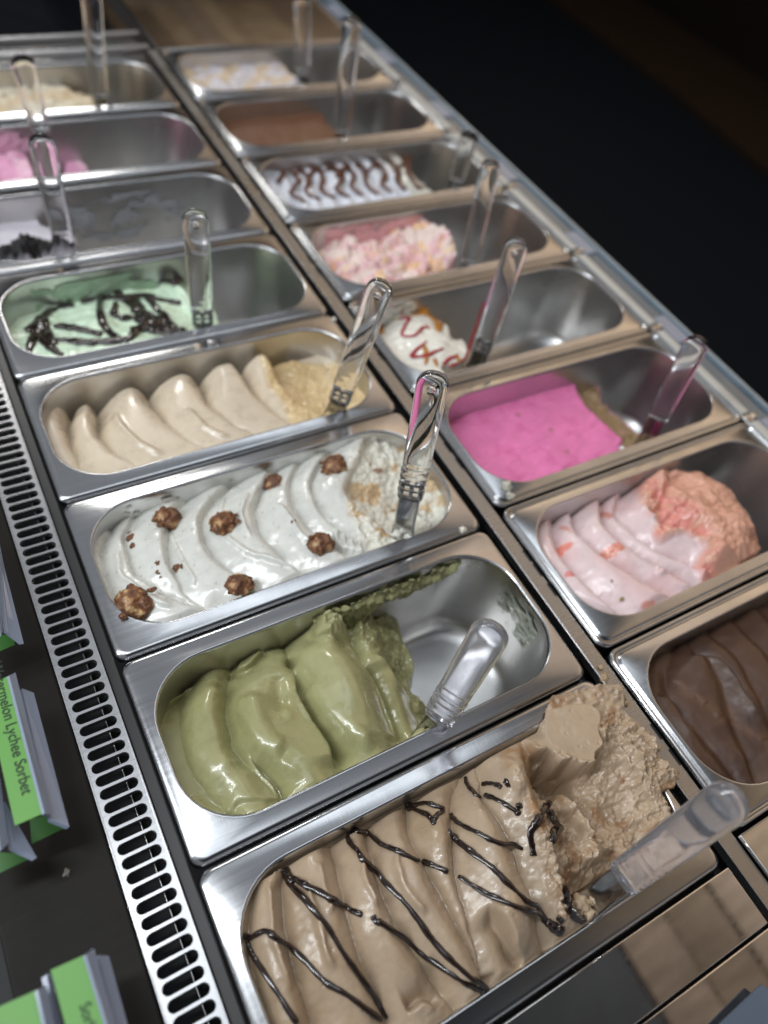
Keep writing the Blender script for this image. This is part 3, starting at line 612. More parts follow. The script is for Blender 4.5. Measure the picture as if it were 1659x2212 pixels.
s.folds([PL('d', P, -.02) for P in Cr], .019, .66, w=pk, sharp=.6, rnd=.75); s.Z -= .026*sstep(.90, 1.0, s.V+.03*fbm(s.X*40, s.Y*10, 8)); s.Z = np.where(s.Z > -.020, -.020+.008*np.tanh((s.Z+.020)/.008), s.Z)
for P in ([(715, 1000), (600, 940), (520, 860), (490, 780)], [(1000, 930), (880, 870), (800, 790)]): s.ridge(PL('d', P, -.02), .0022, .003)
rm = s.mask(PL('d', [(1115, 560), (1200, 530), (1340, 560), (1480, 560), (1600, 700), (1580, 800), (1480, 850), (1270, 880), (1230, 800), (1150, 690)], -.025), .004); s.crumb(rm, .0048, 100, 43, .2); s.crumb(rm, .0010, 400, 44)
s.col((.62, .52, .39)); s.col((.66, .56, .43), .6*sstep(.4, .7, .5+.5*fbm(s.X*20, s.Y*20, 7, 2))); s.col((.62, .44, .20), rm*.85)
# --- mint
s = S['mint'] = Surf(PANS['mint'], .0013, seed=59)
s.ctrl(pts('d', [(60, 400, -.03), (120, 520, -.012), (250, 550, -.008), (500, 500, -.008), (150, 330, -.04), (300, 300, -.04), (480, 240, -.035), (620, 230, -.036), (750, 180, -.04), (400, 400, -.016), (600, 400, -.02), (700, 330, -.03), (800, 280, -.035), (780, 440, -.014), (940, 330, -.05), (900, 430, -.03)]), 3, .008)
s.Z += .005*fbm(s.X*40, s.Y*60, 3, 3)
for k in range(6): s.ridge(PL('d', [(650+k*25, 200+k*12), (720+k*25, 230+k*20), (780+k*20, 320+k*20)], -.03), .004, .003)
cut = s.mask(PL('d', [(770, 160), (830, 210), (880, 290), (940, 330), (960, 440), (900, 500), (1500, 500), (1500, 0), (780, 0)], -.04), .005); s.Z = s.Z*(1-cut)-.145*cut
s.col((.64, .80, .61)); 
# --- cookie
s = S['cookie'] = Surf(PANS['cookie'], .0016, seed=61)
s.ctrl(pts('t', [(-150, 1120, -.010), (0, 1130, -.010), (150, 1110, -.012), (300, 1090, -.016), (0, 1000, -.024), (200, 1020, -.026), (330, 1030, -.03)]), 3, .01)
blk = s.mask(PL('t', [(-400, 1000), (0, 1090), (60, 1060), (150, 1020), (230, 1030), (330, 1030), (350, 1100), (100, 1160), (-300, 1200)], -.016), .004)
s.crumb(blk, .016, 110, 5, .8); cut = s.mask(PL('t', [(350, 1120), (340, 1010), (200, 950), (150, 900), (-200, 900), (0, 700), (1500, 700), (1400, 1300)], -.03), .006); s.Z = s.Z*(1-cut)-.145*cut
s.col((.62, .60, .66)); s.col((.012, .011, .012), blk); s.Rg += .2
# --- pink lumps far left
s = S['purple'] = Surf(PANS['purple'], .0016, seed=67)
s.ctrl(pts('t', [(0, 700, -.02), (100, 650, -.03), (130, 780, -.025), (0, 640, -.05)]), 3, .01); s.Z += .010*fbm(s.X*40, s.Y*40, 3, 3)
cut = s.mask(PL('t', [(160, 820), (150, 720), (110, 650), (0, 620), (-300, 640), (-300, 400), (1500, 300), (1400, 1000)], -.03), .005)
lump = s.mask(PL('t', [(270, 780), (280, 700), (330, 680), (390, 730), (370, 790)], -.06), .004); lump2 = s.mask(PL('t', [(250, 560), (400, 540), (400, 600), (260, 640)], -.04), .004)
s.Z = s.Z*(1-cut)-.145*cut; s.Z = np.maximum(s.Z, -.145+lump*.09); s.Z = np.where((lump2 > .5), -.03-(.84+.1375-.004-s.Y)*1.2+.004*fbm(s.X*200, s.Y*200, 3, 3), s.Z)
s.col((.72, .34, .52)); s.col((.80, .50, .62), sstep(.4, .7, vn(s.X*60, s.Y*60, 2)))
# --- cream crumbles
s = S['cream'] = Surf(PANS['cream'], .0018, seed=71)
s.ctrl(pts('t', [(0, 450, -.02), (200, 450, -.02), (380, 440, -.03), (100, 380, -.03), (300, 370, -.035)]), 3, .01); s.crumb(np.ones_like(s.X), .010, 55, 3)
cut = s.mask(PL('t', [(430, 500), (410, 400), (370, 350), (1500, 250), (1500, 600)], -.03), .005); s.Z = s.Z*(1-cut)-.145*cut
s.col((.62, .50, .33)); s.col((.72, .66, .52), sstep(.4, .6, vn(s.X*40, s.Y*40, 2)))
# --- chocolate
s = S['choc'] = Surf(PANS['choc'], .0012, seed=73, gain=1.4)
s.ctrl(pts('s', [(850, 400, -.022), (900, 250, -.026), (1100, 120, -.028), (1400, 0, -.028), (900, 600, -.012), (1100, 800, -.008), (1300, 1050, -.006), (1500, 1250, -.006), (1200, 350, -.010), (1500, 500, -.01), (1200, 600, -.010), (1650, 900, -.008), (1650, 200, -.016)]), 3, .008)
s.folds([PL('s', P, -.012) for P in ([(1010, 240), (960, 420), (1010, 640), (1150, 830)], [(1120, 150), (1230, 320), (1330, 520), (1400, 760), (1500, 1050)], [(1270, 60), (1420, 250), (1530, 450), (1640, 700), (1750, 950)], [(1450, -50), (1600, 180), (1750, 400)])], .0042, .65, sharp=1.2)
s.lip(PL('s', [(1650, 820), (1500, 620), (1380, 420), (1260, 290), (1080, 270)], -.012), .004, .010, .004, .006)
s.lip(PL('s', [(1160, 830), (1100, 850), (1050, 770), (1020, 650), (960, 590), (870, 570)], -.010), .003, .010, .004, .004)
db = sum(np.exp(-(s.dist(PL('s', P, -.01))[0]/.004)**2) for P in ([(1040, 460), (1100, 560), (1210, 640), (1320, 760)], [(1480, 480), (1570, 580)], [(1380, 680), (1450, 790), (1600, 900), (1650, 1000)]))
s.crumb(np.clip(db, 0, 1)*sstep(.5, .8, vn(s.X*120, s.Y*120, 4)), .0022, 260, 5); s.Z += .0012*fbm(s.X*45, s.Y*45, 2, 4)
s.col((.078, .038, .022)); s.col((.058, .027, .016), sstep(.45, .6, .5+.5*fbm(s.X*15, s.Y*30, 7, 3))); s.col((.16, .08, .045), np.clip(db, 0, 1)*.4)
# --- pale pink and peach
s = S['peach'] = Surf(PANS['peach'], .0011, seed=79, gain=1.5)
s.ctrl(pts('p', [(300, 560, -.028), (380, 480, -.034), (600, 350, -.04), (850, 290, -.038), (420, 750, -.014), (530, 930, -.008), (700, 1060, -.006), (900, 1100, -.006), (1150, 1020, -.006), (500, 600, -.018), (700, 600, -.014), (900, 650, -.010), (1000, 850, -.006), (870, 400, -.020), (700, 430, -.026),
                 (950, 300, -.026), (1100, 500, -.006), (1250, 700, -.006), (1200, 350, .0), (1350, 450, .008), (1450, 600, .006), (1550, 600, -.004), (1400, 800, .0), (1250, 260, -.008), (1560, 420, -.012), (1640, 680, -.02), (1500, 830, -.01), (1330, 900, -.006), (1100, 220, -.02)]), 3, .007)
s.folds([PL('p', P, -.014) for P in ([(430, 440), (430, 620), (490, 800), (620, 960), (760, 1090)], [(540, 380), (560, 600), (680, 750), (880, 880), (1100, 1000)], [(720, 340), (712, 540), (770, 660), (930, 790), (1180, 930)], [(850, 300), (785, 470), (850, 600), (970, 710), (1150, 800), (1300, 900)])], .012, .7, sharp=.9)
s.ridge(PL('p', [(980, 800), (1050, 830), (1000, 860)], -.006), .003, .003)
pm = s.mask(PL('p', [(920, 280), (1180, 190), (1350, 260), (1520, 400), (1680, 640), (1600, 800), (1320, 940), (1260, 860), (1240, 780), (1270, 720), (1150, 620), (1020, 640), (990, 560), (1100, 560), (940, 450)], -.004), .003)
ed = s.mask(PL('p', [(920, 280), (1050, 330), (1180, 480), (1260, 640), (1310, 760), (1320, 930), (1230, 850), (1250, 740), (1120, 600), (1010, 640), (980, 580), (930, 460)], -.008), .005)
s.crumb(pm, .013, 34, 9, .4); s.crumb(pm, .005, 90, 29, .3); s.crumb(pm, .0022, 240, 8, .3); s.crumb(ed, .006, 190, 19)
cut = s.mask(PL('p', [(1180, 170), (1330, 240), (1480, 370), (1600, 480), (1680, 640), (1640, 760), (1560, 840), (2300, 700), (2200, 0), (1200, 0)], -.012), .009); s.Z = s.Z*(1-cut)-.13*cut
s.col((.76, .60, .60)); s.col((.78, .52, .51), .5*sstep(.5, .7, .5+.5*fbm(s.X*25, s.Y*25, 7, 3))); s.col((.72, .385, .275), pm); s.col((.74, .28, .235), ed*.8*sstep(.35, .6, vn(s.X*130, s.Y*130, 8)))
for x_, y_, a_, b_, cc in ((465, 690, .008, .006, (.78, .28, .22)), (745, 725, .013, .006, (.70, .27, .19)), (485, 870, .008, .004, (.74, .28, .26)), (940, 1052, .008, .004, (.76, .36, .30)), (788, 1020, .0025, .0025, (.22, .15, .04)), (725, 920, .0015, .0015, (.25, .18, .1)), (490, 560, .003, .010, (.72, .35, .31)), (745, 460, .004, .011, (.70, .33, .28))):
    c_ = at(*K('p', x_, y_), -.012); dd = np.hypot((s.wx-c_[0])/a_, (s.wy-c_[1])/b_); mm = sstep(1.1, .8, dd+.4*fbm(s.X*200, s.Y*200, 3, 2)); s.col(cc, mm); s.Z += -.0012*mm+.0018*mm*vn(s.X*300, s.Y*300, 5)
# --- hot pink
s = S['hotpink'] = Surf(PANS['hotpink'], .0013, seed=83)
s.Z += -.034+.002*fbm(s.X*30, s.Y*30, 3, 3)+.0014*fbm(s.X*35+s.Y*60, s.Y*150-s.X*30, 5, 3)
cut = s.mask(PL('q', [(900, 690), (920, 760), (1000, 850), (1090, 930), (1160, 990), (1900, 1100), (1900, 300), (905, 400)], -.036), .003)
gm = s.mask(PL('q', [(900, 740), (930, 690), (990, 700), (1020, 780), (1110, 860), (1180, 920), (1180, 1000), (1120, 980), (1000, 860)], -.05), .004)
s.Z = s.Z*(1-cut)+(-.145)*cut; s.Z = np.where(gm > .5, np.maximum(s.Z, -.052+.006*fbm(s.X*90, s.Y*90, 6, 3)), s.Z)
s.col((.80, .21, .46)); s.col((.72, .15, .38), sstep(.6, .75, .5+.5*fbm(s.X*60, s.Y*60, 7, 3))*.6); s.col((.33, .23, .12), gm*sstep(-.044, -.050, s.Z)); 
for x_, y_ in ((865, 975), (800, 890), (670, 830), (860, 1050)):
    c_ = at(*K('q', x_, y_), -.034); s.col((.30, .13, .10), np.exp(-(np.hypot(s.X-c_[0], s.Y-c_[1])/.003)**2)*.8)
# --- white under red sauce
s = S['sauced'] = Surf(PANS['sauced'], .0013, seed=89)
s.ctrl(pts('q', [(150, 480, -.03), (240, 400, -.034), (200, 600, -.012), (330, 660, -.008), (300, 480, -.008), (380, 560, -.006), (430, 640, -.010), (400, 480, -.02), (470, 560, -.014)]), 3, .008); s.Z += .003*fbm(s.X*50, s.Y*50, 2, 3)
cut = s.mask(PL('q', [(130, 440), (220, 390), (340, 420), (410, 480), (415, 530), (440, 510), (480, 560), (475, 640), (440, 680), (1300, 700), (1300, 100), (100, 100)], -.018), .006); s.Z = s.Z*(1-cut)-.145*cut
s.col((.80, .78, .70))
# --- marshmallow
s = S['marsh'] = Surf(PANS['marsh'], .0014, seed=97)
s.ctrl(pts('q', [(0, 200, -.02), (120, 270, -.012), (250, 280, -.010), (150, 150, -.03), (280, 60, -.03), (350, 130, -.02), (400, 230, -.012)]), 3, .008); s.crumb(np.ones_like(s.X), .014, 70, 3, .9)
cut = s.mask(PL('q', [(-150, 90), (0, 60), (120, 90), (270, 30), (330, 90), (420, 170), (430, 260), (380, 300), (1300, 300), (1300, -200), (-200, -200)], -.02), .006); s.Z = s.Z*(1-cut)-.145*cut
s.col((.80, .52, .53)); s.col((.82, .68, .62), sstep(.35, .6, vn(s.X*75, s.Y*75, 2))); s.col((.85, .56, .25), sstep(.72, .8, vn(s.X*130, s.Y*130, 12))*.7)
# --- swirl, brown, powder
s = S['swirl'] = Surf(PANS['swirl'], .0016, seed=101); s.Z += -.022+.004*fbm(s.X*60, s.Y*60, 2, 3)+.003*np.sin(s.X*260+3*fbm(s.X*20, s.Y*20, 3, 2)); s.col((.68, .70, .76))
cut = sstep(.62, .645, s.X+.01*fbm(s.X*50, s.Y*50, 4)); s.Z = s.Z*(1-cut)-.145*cut
s.col((.62, .60, .52), sstep(.575, .60, s.X))
s = S['brown'] = Surf(PANS['brown'], .0025, seed=103); s.Z += -.026+.0015*fbm(s.X*40, s.Y*40, 2, 3); s.col((.15, .068, .036)); cut = sstep(.56, .60, s.X+.01*fbm(s.X*50, s.Y*50, 4)); s.Z = s.Z*(1-cut)-.145*cut
s = S['powder'] = Surf(PANS['powder'], .0025, seed=107); s.Z += -.022+.006*fbm(s.X*50, s.Y*50, 2, 3); s.col((.60, .57, .60)); s.col((.62, .5, .36), sstep(.5, .7, s.V*0+vn(s.X*60, s.Y*60, 2))); cut = sstep(.57, .60, s.X+.012*fbm(s.X*50, s.Y*50, 4)); s.Z = s.Z*(1-cut)-.145*cut

LAB = {'coffee': ('gelato', 'soft', 'light brown coffee gelato zigzagged with thin dark chocolate lines, heaped over the rim'), 'pistachio': ('gelato', 'gloss', 'glossy olive green pistachio gelato in thick folds, scooped out on its right'),
       'white': ('gelato', 'gloss', 'white flecked gelato swept into ridges under hazelnut clusters'), 'beige': ('gelato', 'gloss', 'beige gelato standing in a row of wavy folds'), 'mint': ('gelato', 'soft', 'mint green gelato under dark chocolate sauce'),
       'cookie': ('gelato', 'icy', 'black cookie crumbs and white remains at the left edge'), 'purple': ('gelato', 'icy', 'lilac pink gelato lump at the left edge in the third pan from the far end'), 'cream': ('gelato', 'icy', 'cream and tan crumbly gelato in the farthest left pan'),
       'choc': ('gelato', 'choc', 'smooth dark brown chocolate gelato at the right edge'), 'peach': ('gelato', 'soft', 'pale pink gelato with a heap of rough peach coloured gelato on its right'), 'hotpink': ('sorbet', 'flat', 'flat bright pink sorbet with an olive smudge at its edge'),
       'sauced': ('gelato', 'soft', 'small white gelato mound drizzled with red and amber sauce'), 'marsh': ('gelato', 'icy', 'lumpy pink and white gelato behind the pan with red sauce'), 'swirl': ('gelato', 'soft', 'white gelato covered in wavy chocolate stripes'),
       'brown': ('gelato', 'flat', 'flat mid brown gelato between the striped and the pale gelato'), 'powder': ('gelato', 'icy', 'pale lilac and cream gelato in the farthest right pan')}
OB = {}
for k, s in S.items():
    n, g, lb = LAB[k]; OB[k] = s.build(n, G[g], lb, 'sorbet' if n == 'sorbet' else 'ice cream')

bw = lambda k: (lambda A, Z: PANS[k]['open'][3]-.0010+.05*Z*.9-.0004+0*A)
def smear(k, a0, a1, z0, z1, col, shape, th=.003, m='soft', seed=1, sc=150):
    wall_smear('wall_smear', 'x', a0, a1, z0, z1, bw(k), th, col, shape, G[m], OB[k], seed, .0010, sc)
smear('pistachio', .150, .325, -.092, -.004, (.33, .33, .16), lambda U, V: np.minimum(.9-np.abs(V-(.80+.10*U))*(3.2+5*U), 1)*(U > .25)*(1.15-U)+np.where(U < .45, .8-np.abs(U-.22)*4-.2*V, -1).clip(-1, 1)*(U < .45), .0055, 'soft', 3)
smear('pistachio', .0, .0, 0, 0, (0, 0, 0), lambda U, V: U) if False else None
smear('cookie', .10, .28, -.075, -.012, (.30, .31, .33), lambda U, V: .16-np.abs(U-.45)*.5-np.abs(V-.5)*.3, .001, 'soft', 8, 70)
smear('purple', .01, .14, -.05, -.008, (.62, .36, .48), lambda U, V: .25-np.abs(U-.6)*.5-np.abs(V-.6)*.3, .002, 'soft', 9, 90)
smear('sauced', .385, .47, -.05, -.006, (.66, .62, .52), lambda U, V: .12-np.abs(U-.55)*.6-np.abs(V-.6)*.3, .002, 'soft', 10, 90)
smear('white', .02, .30, -.022, -.006, (.70, .70, .64), lambda U, V: -.22+.2*(1-V)+0*U, .0015, 'soft', 11, 160)
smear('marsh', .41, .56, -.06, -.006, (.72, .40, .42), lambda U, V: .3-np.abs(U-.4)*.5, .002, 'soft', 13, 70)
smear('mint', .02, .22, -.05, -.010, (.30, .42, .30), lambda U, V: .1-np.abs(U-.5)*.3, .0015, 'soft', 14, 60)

_o = PANS['pistachio']['open']
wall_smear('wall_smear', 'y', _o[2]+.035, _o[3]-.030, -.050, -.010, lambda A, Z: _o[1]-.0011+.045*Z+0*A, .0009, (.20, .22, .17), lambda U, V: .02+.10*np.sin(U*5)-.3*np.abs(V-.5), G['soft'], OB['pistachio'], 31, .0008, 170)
# ------------------------------------------------------------------ sauces on the fillings (parts of their gelato)
def drizzle(surf, parent, name, lines, r, m, k=None, flat=.8, lift=.3, seed=1, knots=True):
    for n, L in enumerate(lines):
        bm = bmesh.new(); Q = [(K(k, *p) if k else p) for p in L]
        P = smooth_pl(np.array(Q, float), 9) if len(Q) > 2 else np.linspace(Q[0], Q[1], 9)
        W = np.array([surf.hit(*p) for p in P]); rrn = np.random.default_rng(seed+n)
        t = np.linspace(0, 1, len(W)); ph = rrn.random()*9
        rad = r*(1+.16*fbm(t*len(W)*.16+ph*7, t*0, 3, 2)*2+.06*np.sin(t*len(W)*1.3+ph*2))*(.75+.25*np.sin(np.pi*t)**.3)
        W[:, 2] = np.convolve(np.r_[W[0, 2], W[0, 2], W[:, 2], W[-1, 2], W[-1, 2]], np.ones(5)/5, 'valid')+r*lift
        zz = np.array([surf.z_at(q[0], q[1]) for q in W]); zp = np.r_[zz[0], zz[0], zz, zz[-1], zz[-1]]; zm = np.max([zp[j:j+len(zz)] for j in range(5)], 0); zp = np.r_[zm[0], zm[0], zm, zm[-1], zm[-1]]
        W[:, 2] = np.convolve(zp, np.ones(5)/5, 'valid')+r*lift*.5
        tube_mesh(bm, W, rad, 8, flat)
        if knots:
            for e, sgn in ((0, 1), (-1, 1)):
                if rrn.random() < .12: bmesh.ops.create_icosphere(bm, subdivisions=2, radius=r*1.2, matrix=Matrix.Translation(W[e]) @ Matrix.Diagonal((1.2, 1, .8, 1)))
        o = bm_link(name, bm, m, parent, True)
cof = [[(526, 2018), (540, 2026), (572, 2012), (600, 2030), (652, 2070), (702, 2121), (752, 2151), (822, 2206)], [(528, 2022), (540, 2050), (556, 2080), (597, 2141), (642, 2212)],
       [(608, 1878), (620, 1900), (632, 1920), (702, 1995), (742, 2060), (802, 2146), (836, 2200)], [(618, 1884), (642, 1905), (702, 1935), (745, 1962), (782, 1977)], [(805, 1978), (812, 1990), (832, 2000), (902, 2055), (967, 2100), (1018, 2131), (1043, 2141)],
       [(752, 1803), (762, 1796), (790, 1803), (822, 1826), (860, 1840), (905, 1862)], [(910, 1862), (940, 1872), (968, 1884)], [(987, 1895), (1053, 1935), (1128, 1965), (1178, 1993), (1200, 2005)],
       [(750, 1805), (755, 1822), (782, 1855), (832, 1910), (887, 1965), (937, 2035), (987, 2086), (1048, 2141)], [(967, 1790), (982, 1815), (1020, 1845), (1068, 1880), (1128, 1940), (1198, 2005)], [(972, 1760), (987, 1780), (1028, 1800), (1078, 1822), (1128, 1835)],
       [(882, 1746), (917, 1737), (960, 1748)], [(882, 1750), (917, 1760), (935, 1772), (945, 1760), (958, 1752)], [(932, 1768), (938, 1782)], [(1004, 1680), (1010, 1702), (1038, 1725)], [(1043, 1720), (1078, 1732), (1118, 1756)], [(1038, 1697), (1060, 1694), (1083, 1702)]]
drizzle(S['coffee'], OB['coffee'], 'chocolate_line', cof, .0020, M['choc'], None, .6, .15)
blob = [[(618, 1876), (622, 1895), (634, 1908)], [(1036, 2128), (1050, 2150), (1040, 2140)], [(1180, 1990), (1205, 2012), (1210, 2000)], [(880, 1735), (888, 1752)]]
drizzle(S['coffee'], OB['coffee'], 'chocolate_blob', blob, .0034, M['choc'])
drizzle(S['coffee'], OB['coffee'], 'chocolate_smear', [[(1172, 1738), (1190, 1760), (1199, 1785), (1192, 1820)], [(1175, 1745), (1160, 1775), (1146, 1800), (1150, 1830), (1153, 1850)], [(1216, 1912), (1222, 1945), (1232, 1970), (1250, 1988), (1262, 1984)], [(1205, 1992), (1212, 1983)], [(1098, 1690), (1090, 1697)], [(1118, 1735), (1124, 1748)]], .0030, M['choc'], None, .35, .1)
mintl = [[(110, 440), (150, 420), (200, 370), (260, 340), (320, 330)], [(150, 420), (140, 480), (125, 530)], [(160, 430), (180, 480), (230, 520), (270, 545)], [(200, 400), (210, 460), (240, 500)], [(230, 420), (320, 430), (440, 455)], [(240, 480), (350, 490), (500, 485), (560, 470)],
         [(350, 320), (440, 280), (520, 240), (600, 240)], [(440, 280), (430, 350), (450, 420), (490, 460), (530, 480)], [(380, 300), (470, 300), (560, 310), (620, 340)], [(480, 260), (540, 300), (600, 350), (640, 400), (720, 440), (780, 445)], [(500, 330), (490, 370), (540, 385), (600, 380)],
         [(560, 300), (620, 290), (680, 350), (740, 420)], [(620, 290), (700, 310), (780, 320)], [(650, 250), (720, 235), (790, 245)], [(560, 430), (640, 430), (700, 400), (760, 430)], [(540, 490), (600, 430), (640, 400)], [(670, 200), (740, 190), (790, 200)], [(640, 440), (700, 450), (780, 440)], [(590, 400), (640, 370), (700, 400)]]
drizzle(S['mint'], OB['mint'], 'chocolate_sauce', mintl, .0046, M['choc'], 'd', .5, .1, 5)
drizzle(S['mint'], OB['mint'], 'chocolate_pool', [[(140, 410), (170, 430), (180, 400)], [(540, 290), (580, 330), (600, 360)], [(590, 370), (620, 390), (650, 400)]], .009, M['choc'], 'd', .35, 0, 6)
swl = [[(1120+k*48, 740+8*math.sin(k*2)-k*6), (1160+k*50, 690-k*8), (1200+k*50, 760-k*6), (1175+k*52, 820-k*6), (1240+k*50, 880-k*6)] for k in range(11)]
sw_d = [[(600+k*33+10*math.sin(k*3), 402-k*4.2-18*(k % 2)), (618+k*33, 372-k*2.5), (640+k*31+8*math.cos(k*2), 395-k*3), (628+k*33, 420-k*3.2), (660+k*31, 438-k*3.4)] for k in range(9)]
M['milkchoc'], _, _ = mat('milk_chocolate_sauce', (.10, .035, .018), .35)
drizzle(S['swirl'], OB['swirl'], 'chocolate_stripe', sw_d, .0042, M['milkchoc'], None, .5, .2, 7)
drizzle(S['sauced'], OB['sauced'], 'red_line', [[(205, 455), (240, 450), (220, 490), (215, 520), (260, 520), (300, 485), (320, 490)], [(310, 540), (250, 600), (300, 600), (375, 570)], [(370, 640), (400, 610), (430, 600)], [(390, 665), (420, 640), (460, 635)]], .0022, M['redsauce'], 'q', .5, .2, 8)
drizzle(S['sauced'], OB['sauced'], 'amber_line', [[(250, 440), (300, 435), (340, 460), (355, 500), (370, 470)], [(130, 490), (135, 510)], [(300, 560), (310, 600), (305, 635)], [(340, 610), (350, 640)], [(430, 590), (440, 640)]], .0028, M['caramel'], 'q', .4, .1, 9)

# ------------------------------------------------------------------ hazelnut clusters on the white gelato
def cluster_mat():
    m, nt, p = mat('chocolate_nut_cluster', (.1, .05, .02), .5); L = nt.links.new
    v = nd(nt, 'ShaderNodeTexVoronoi', Scale=330.0); L(coords(nt), v.inputs['Vector'])
    n = nd(nt, 'ShaderNodeTexNoise', Scale=120.0, Detail=3.0); L(coords(nt), n.inputs['Vector'])
    r = nd(nt, 'ShaderNodeValToRGB'); e = r.color_ramp.elements; e[0].position = .40; e[0].color = (.11, .042, .018, 1); e[1].position = .64; e[1].color = (.55, .36, .17, 1)
    x = e.new(.53); x.color = (.24, .10, .038, 1); L(n.outputs[0], r.inputs[0]); L(r.outputs[0], p.inputs['Base Color'])
    b = nd(nt, 'ShaderNodeBump', Strength=.8, Distance=.0012); L(v.outputs['Distance'], b.inputs['Height']); L(b.outputs[0], p.inputs['Normal']); p.inputs['Coat Weight'].default_value = .08; return m
M['cluster'] = cluster_mat()
from mathutils import noise as mn
def lump(name, c, r, m, label, cat, group, seed, amp=.35, fr=1.6, sub=4, sz=(1, 1, .8), parent=None):
    bm = bmesh.new(); bmesh.ops.create_icosphere(bm, subdivisions=sub, radius=1)
    for v in bm.verts:
        p = v.co*fr+Vector((seed*3.1, seed*1.7, seed*.9)); k = 1+amp*mn.noise(p)+amp*.6*mn.noise(p*2.7)+amp*.35*mn.noise(p*6)
        cd = mn.voronoi(v.co*2.6+Vector((seed, 0, 0)))[0][0]; k += amp*.5*(.5-cd)
        v.co = Vector((v.co.x*sz[0], v.co.y*sz[1], v.co.z*sz[2]))*k*r
    o = bm_link(name, bm, m, parent, True); o.data.transform(Matrix.Translation((0, 0, r*sz[2]*.55))); o.location = c
    return tag(o, label, cat, group)
CL = [((290, 1308), .0150, 'largest hazelnut cluster, at the lower left corner of the white gelato'), ((362, 1122), .0118, 'hazelnut cluster at the upper left of the white gelato'), ((484, 1134), .0120, 'rounded chocolate hazelnut cluster second from left in the back row'),
      ((593, 1045), .0096, 'small hazelnut cluster close to the rear wall of the white gelato pan'), ((723, 1008), .0118, 'hazelnut cluster at the back beside the scooped patch'), ((693, 1176), .0116, 'hazelnut cluster on the front right of the white gelato'), ((517, 1264), .0108, 'hazelnut cluster near the front rim at mid pan')]
for i, (p, r, lb) in enumerate(CL):
    c = S['white'].hit(*p); q = lump('hazelnut_cluster', (c[0], c[1], c[2]-.0045), r*.98, M['cluster'], lb, 'nut cluster', 'hazelnut clusters on the white gelato', i+1, .26)
    for j in range(4):
        a = rng.random()*6.28; rr_ = r*(.75+.35*rng.random()); 
        z_ = S['white'].z_at(c[0]+rr_*math.cos(a), c[1]+rr_*math.sin(a))-(c[2]-.0045)
        g_ = lump('nut_chip', (rr_*math.cos(a), rr_*math.sin(a), max(0, z_)+r*rng.random()*.5), r*.24, M['cluster'], None, None, None, j+i, .5, 1.4, 2, (1, .7, .6), q)
for j, (x, y, r, lb) in enumerate(((285, 1162, .0048, 'biggest dark chocolate flake, below and left of the upper left cluster'), (290, 1178, .0042, 'chocolate flake just under the biggest flake'), (384, 1226, .0042, 'curled chocolate flake in the middle left of the white gelato'), (396, 1222, .0030, 'small flake touching the right side of the curled flake'),
        (342, 1215, .003, 'topmost of three flakes in a short vertical row'), (345, 1235, .0035, 'middle one of three flakes in a short vertical row'), (350, 1245, .0025, 'lowest of three flakes in a short vertical row'), (282, 1150, .0025, 'speck of chocolate just above the biggest flake'),
        (538, 1010, .0018, 'tiny chocolate speck near the rear rim left of the small cluster'), (634, 1126, .0024, 'lone reddish chocolate crumb right of the rounded cluster'))):
    c = S['white'].hit(x, y); lump('chocolate_flake', (c[0], c[1], c[2]-.0012), r, M['cluster'], lb, 'chocolate flake', 'chocolate flakes in the white gelato', 20+j, .5, 1.5, 3, (1, .8, .45))

# ------------------------------------------------------------------ spilled crumbs
M['whitecrumb'], _, _p = mat('white_crumb', (.72, .69, .58), .6); M['dullcrumb'], _, _ = mat('dull_fleck', (.16, .15, .13), .7); M['tancrumb'], _, _ = mat('tan_crumb', (.50, .36, .22), .6)
SP = [((146, 1886), -.0015, .0024, 'dullcrumb', 'lone pale fleck lying on the dark side deck below the price cards'), ((1094, 1052), 0, .0052, 'whitecrumb', 'pale yellow gelato crumb stuck on the rim corner of the bright pink pan'), ((1102, 1072), 0, .0040, 'whitecrumb', 'white lower crumb hanging at the rim corner below the yellow one'), ((1000, 1145), 0, .0032, 'whitecrumb', 'white crumb on the steel corner of the nut cluster pan'),
      ((1298, 1442), -.004, .0022, 'tancrumb', 'tiny crumb on the divider rail near the pistachio pan corner'), ((1304, 1466), -.004, .0038, 'tancrumb', 'flat tan crumb on the divider rail edge by the coffee pan'), ((1342, 1506), -.004, .0032, 'tancrumb', 'tan crumb at the rail edge beside the coffee heap'),
      ((1352, 1520), -.004, .0024, 'tancrumb', 'small tan crumb just below another at the rail edge'), ((1400, 1585), -.004, .0022, 'tancrumb', 'tiny tan crumb on the rail edge beside the chocolate pan'), ((1417, 1618), -.006, .0034, 'tancrumb', 'tan crumb hanging into the dark gap beside the coffee heap'), ((722, 690), 0, .0026, 'whitecrumb', 'small pale crumb on the rear rim of the beige gelato pan')]
for i, (p, z, r, m, lb) in enumerate(SP):
    c = at(*p, z); lump('gelato_crumb', (c[0], c[1], z-.0005), r, M[m], lb, 'crumb', 'crumbs spilled on the steel', 40+i, .7, 1.6, 3, (1, .9, .7))
# clump of coffee gelato reaching over the gap
for i, (x, y, r, z) in enumerate(((1385, 1630, .008, .006), (1408, 1655, .0075, .006), (1432, 1672, .0065, .005), (1450, 1678, .005, .004), (1415, 1690, .006, .004), (1462, 1668, .0032, .004), (1395, 1670, .008, .002))):
    c = at(x, y, z); bm = bmesh.new(); q = lump('overhang_clump', (c[0], c[1], z-.004), r, G['icy'], None, None, None, 60+i, .75, 1.6, 4, (1, .8, .7), OB['coffee'])
    me = q.data; ca = me.color_attributes.new('Col', 'FLOAT_COLOR', 'POINT'); ca.data.foreach_set('color', np.tile([.47, .34, .21, 1.], len(me.vertices)))

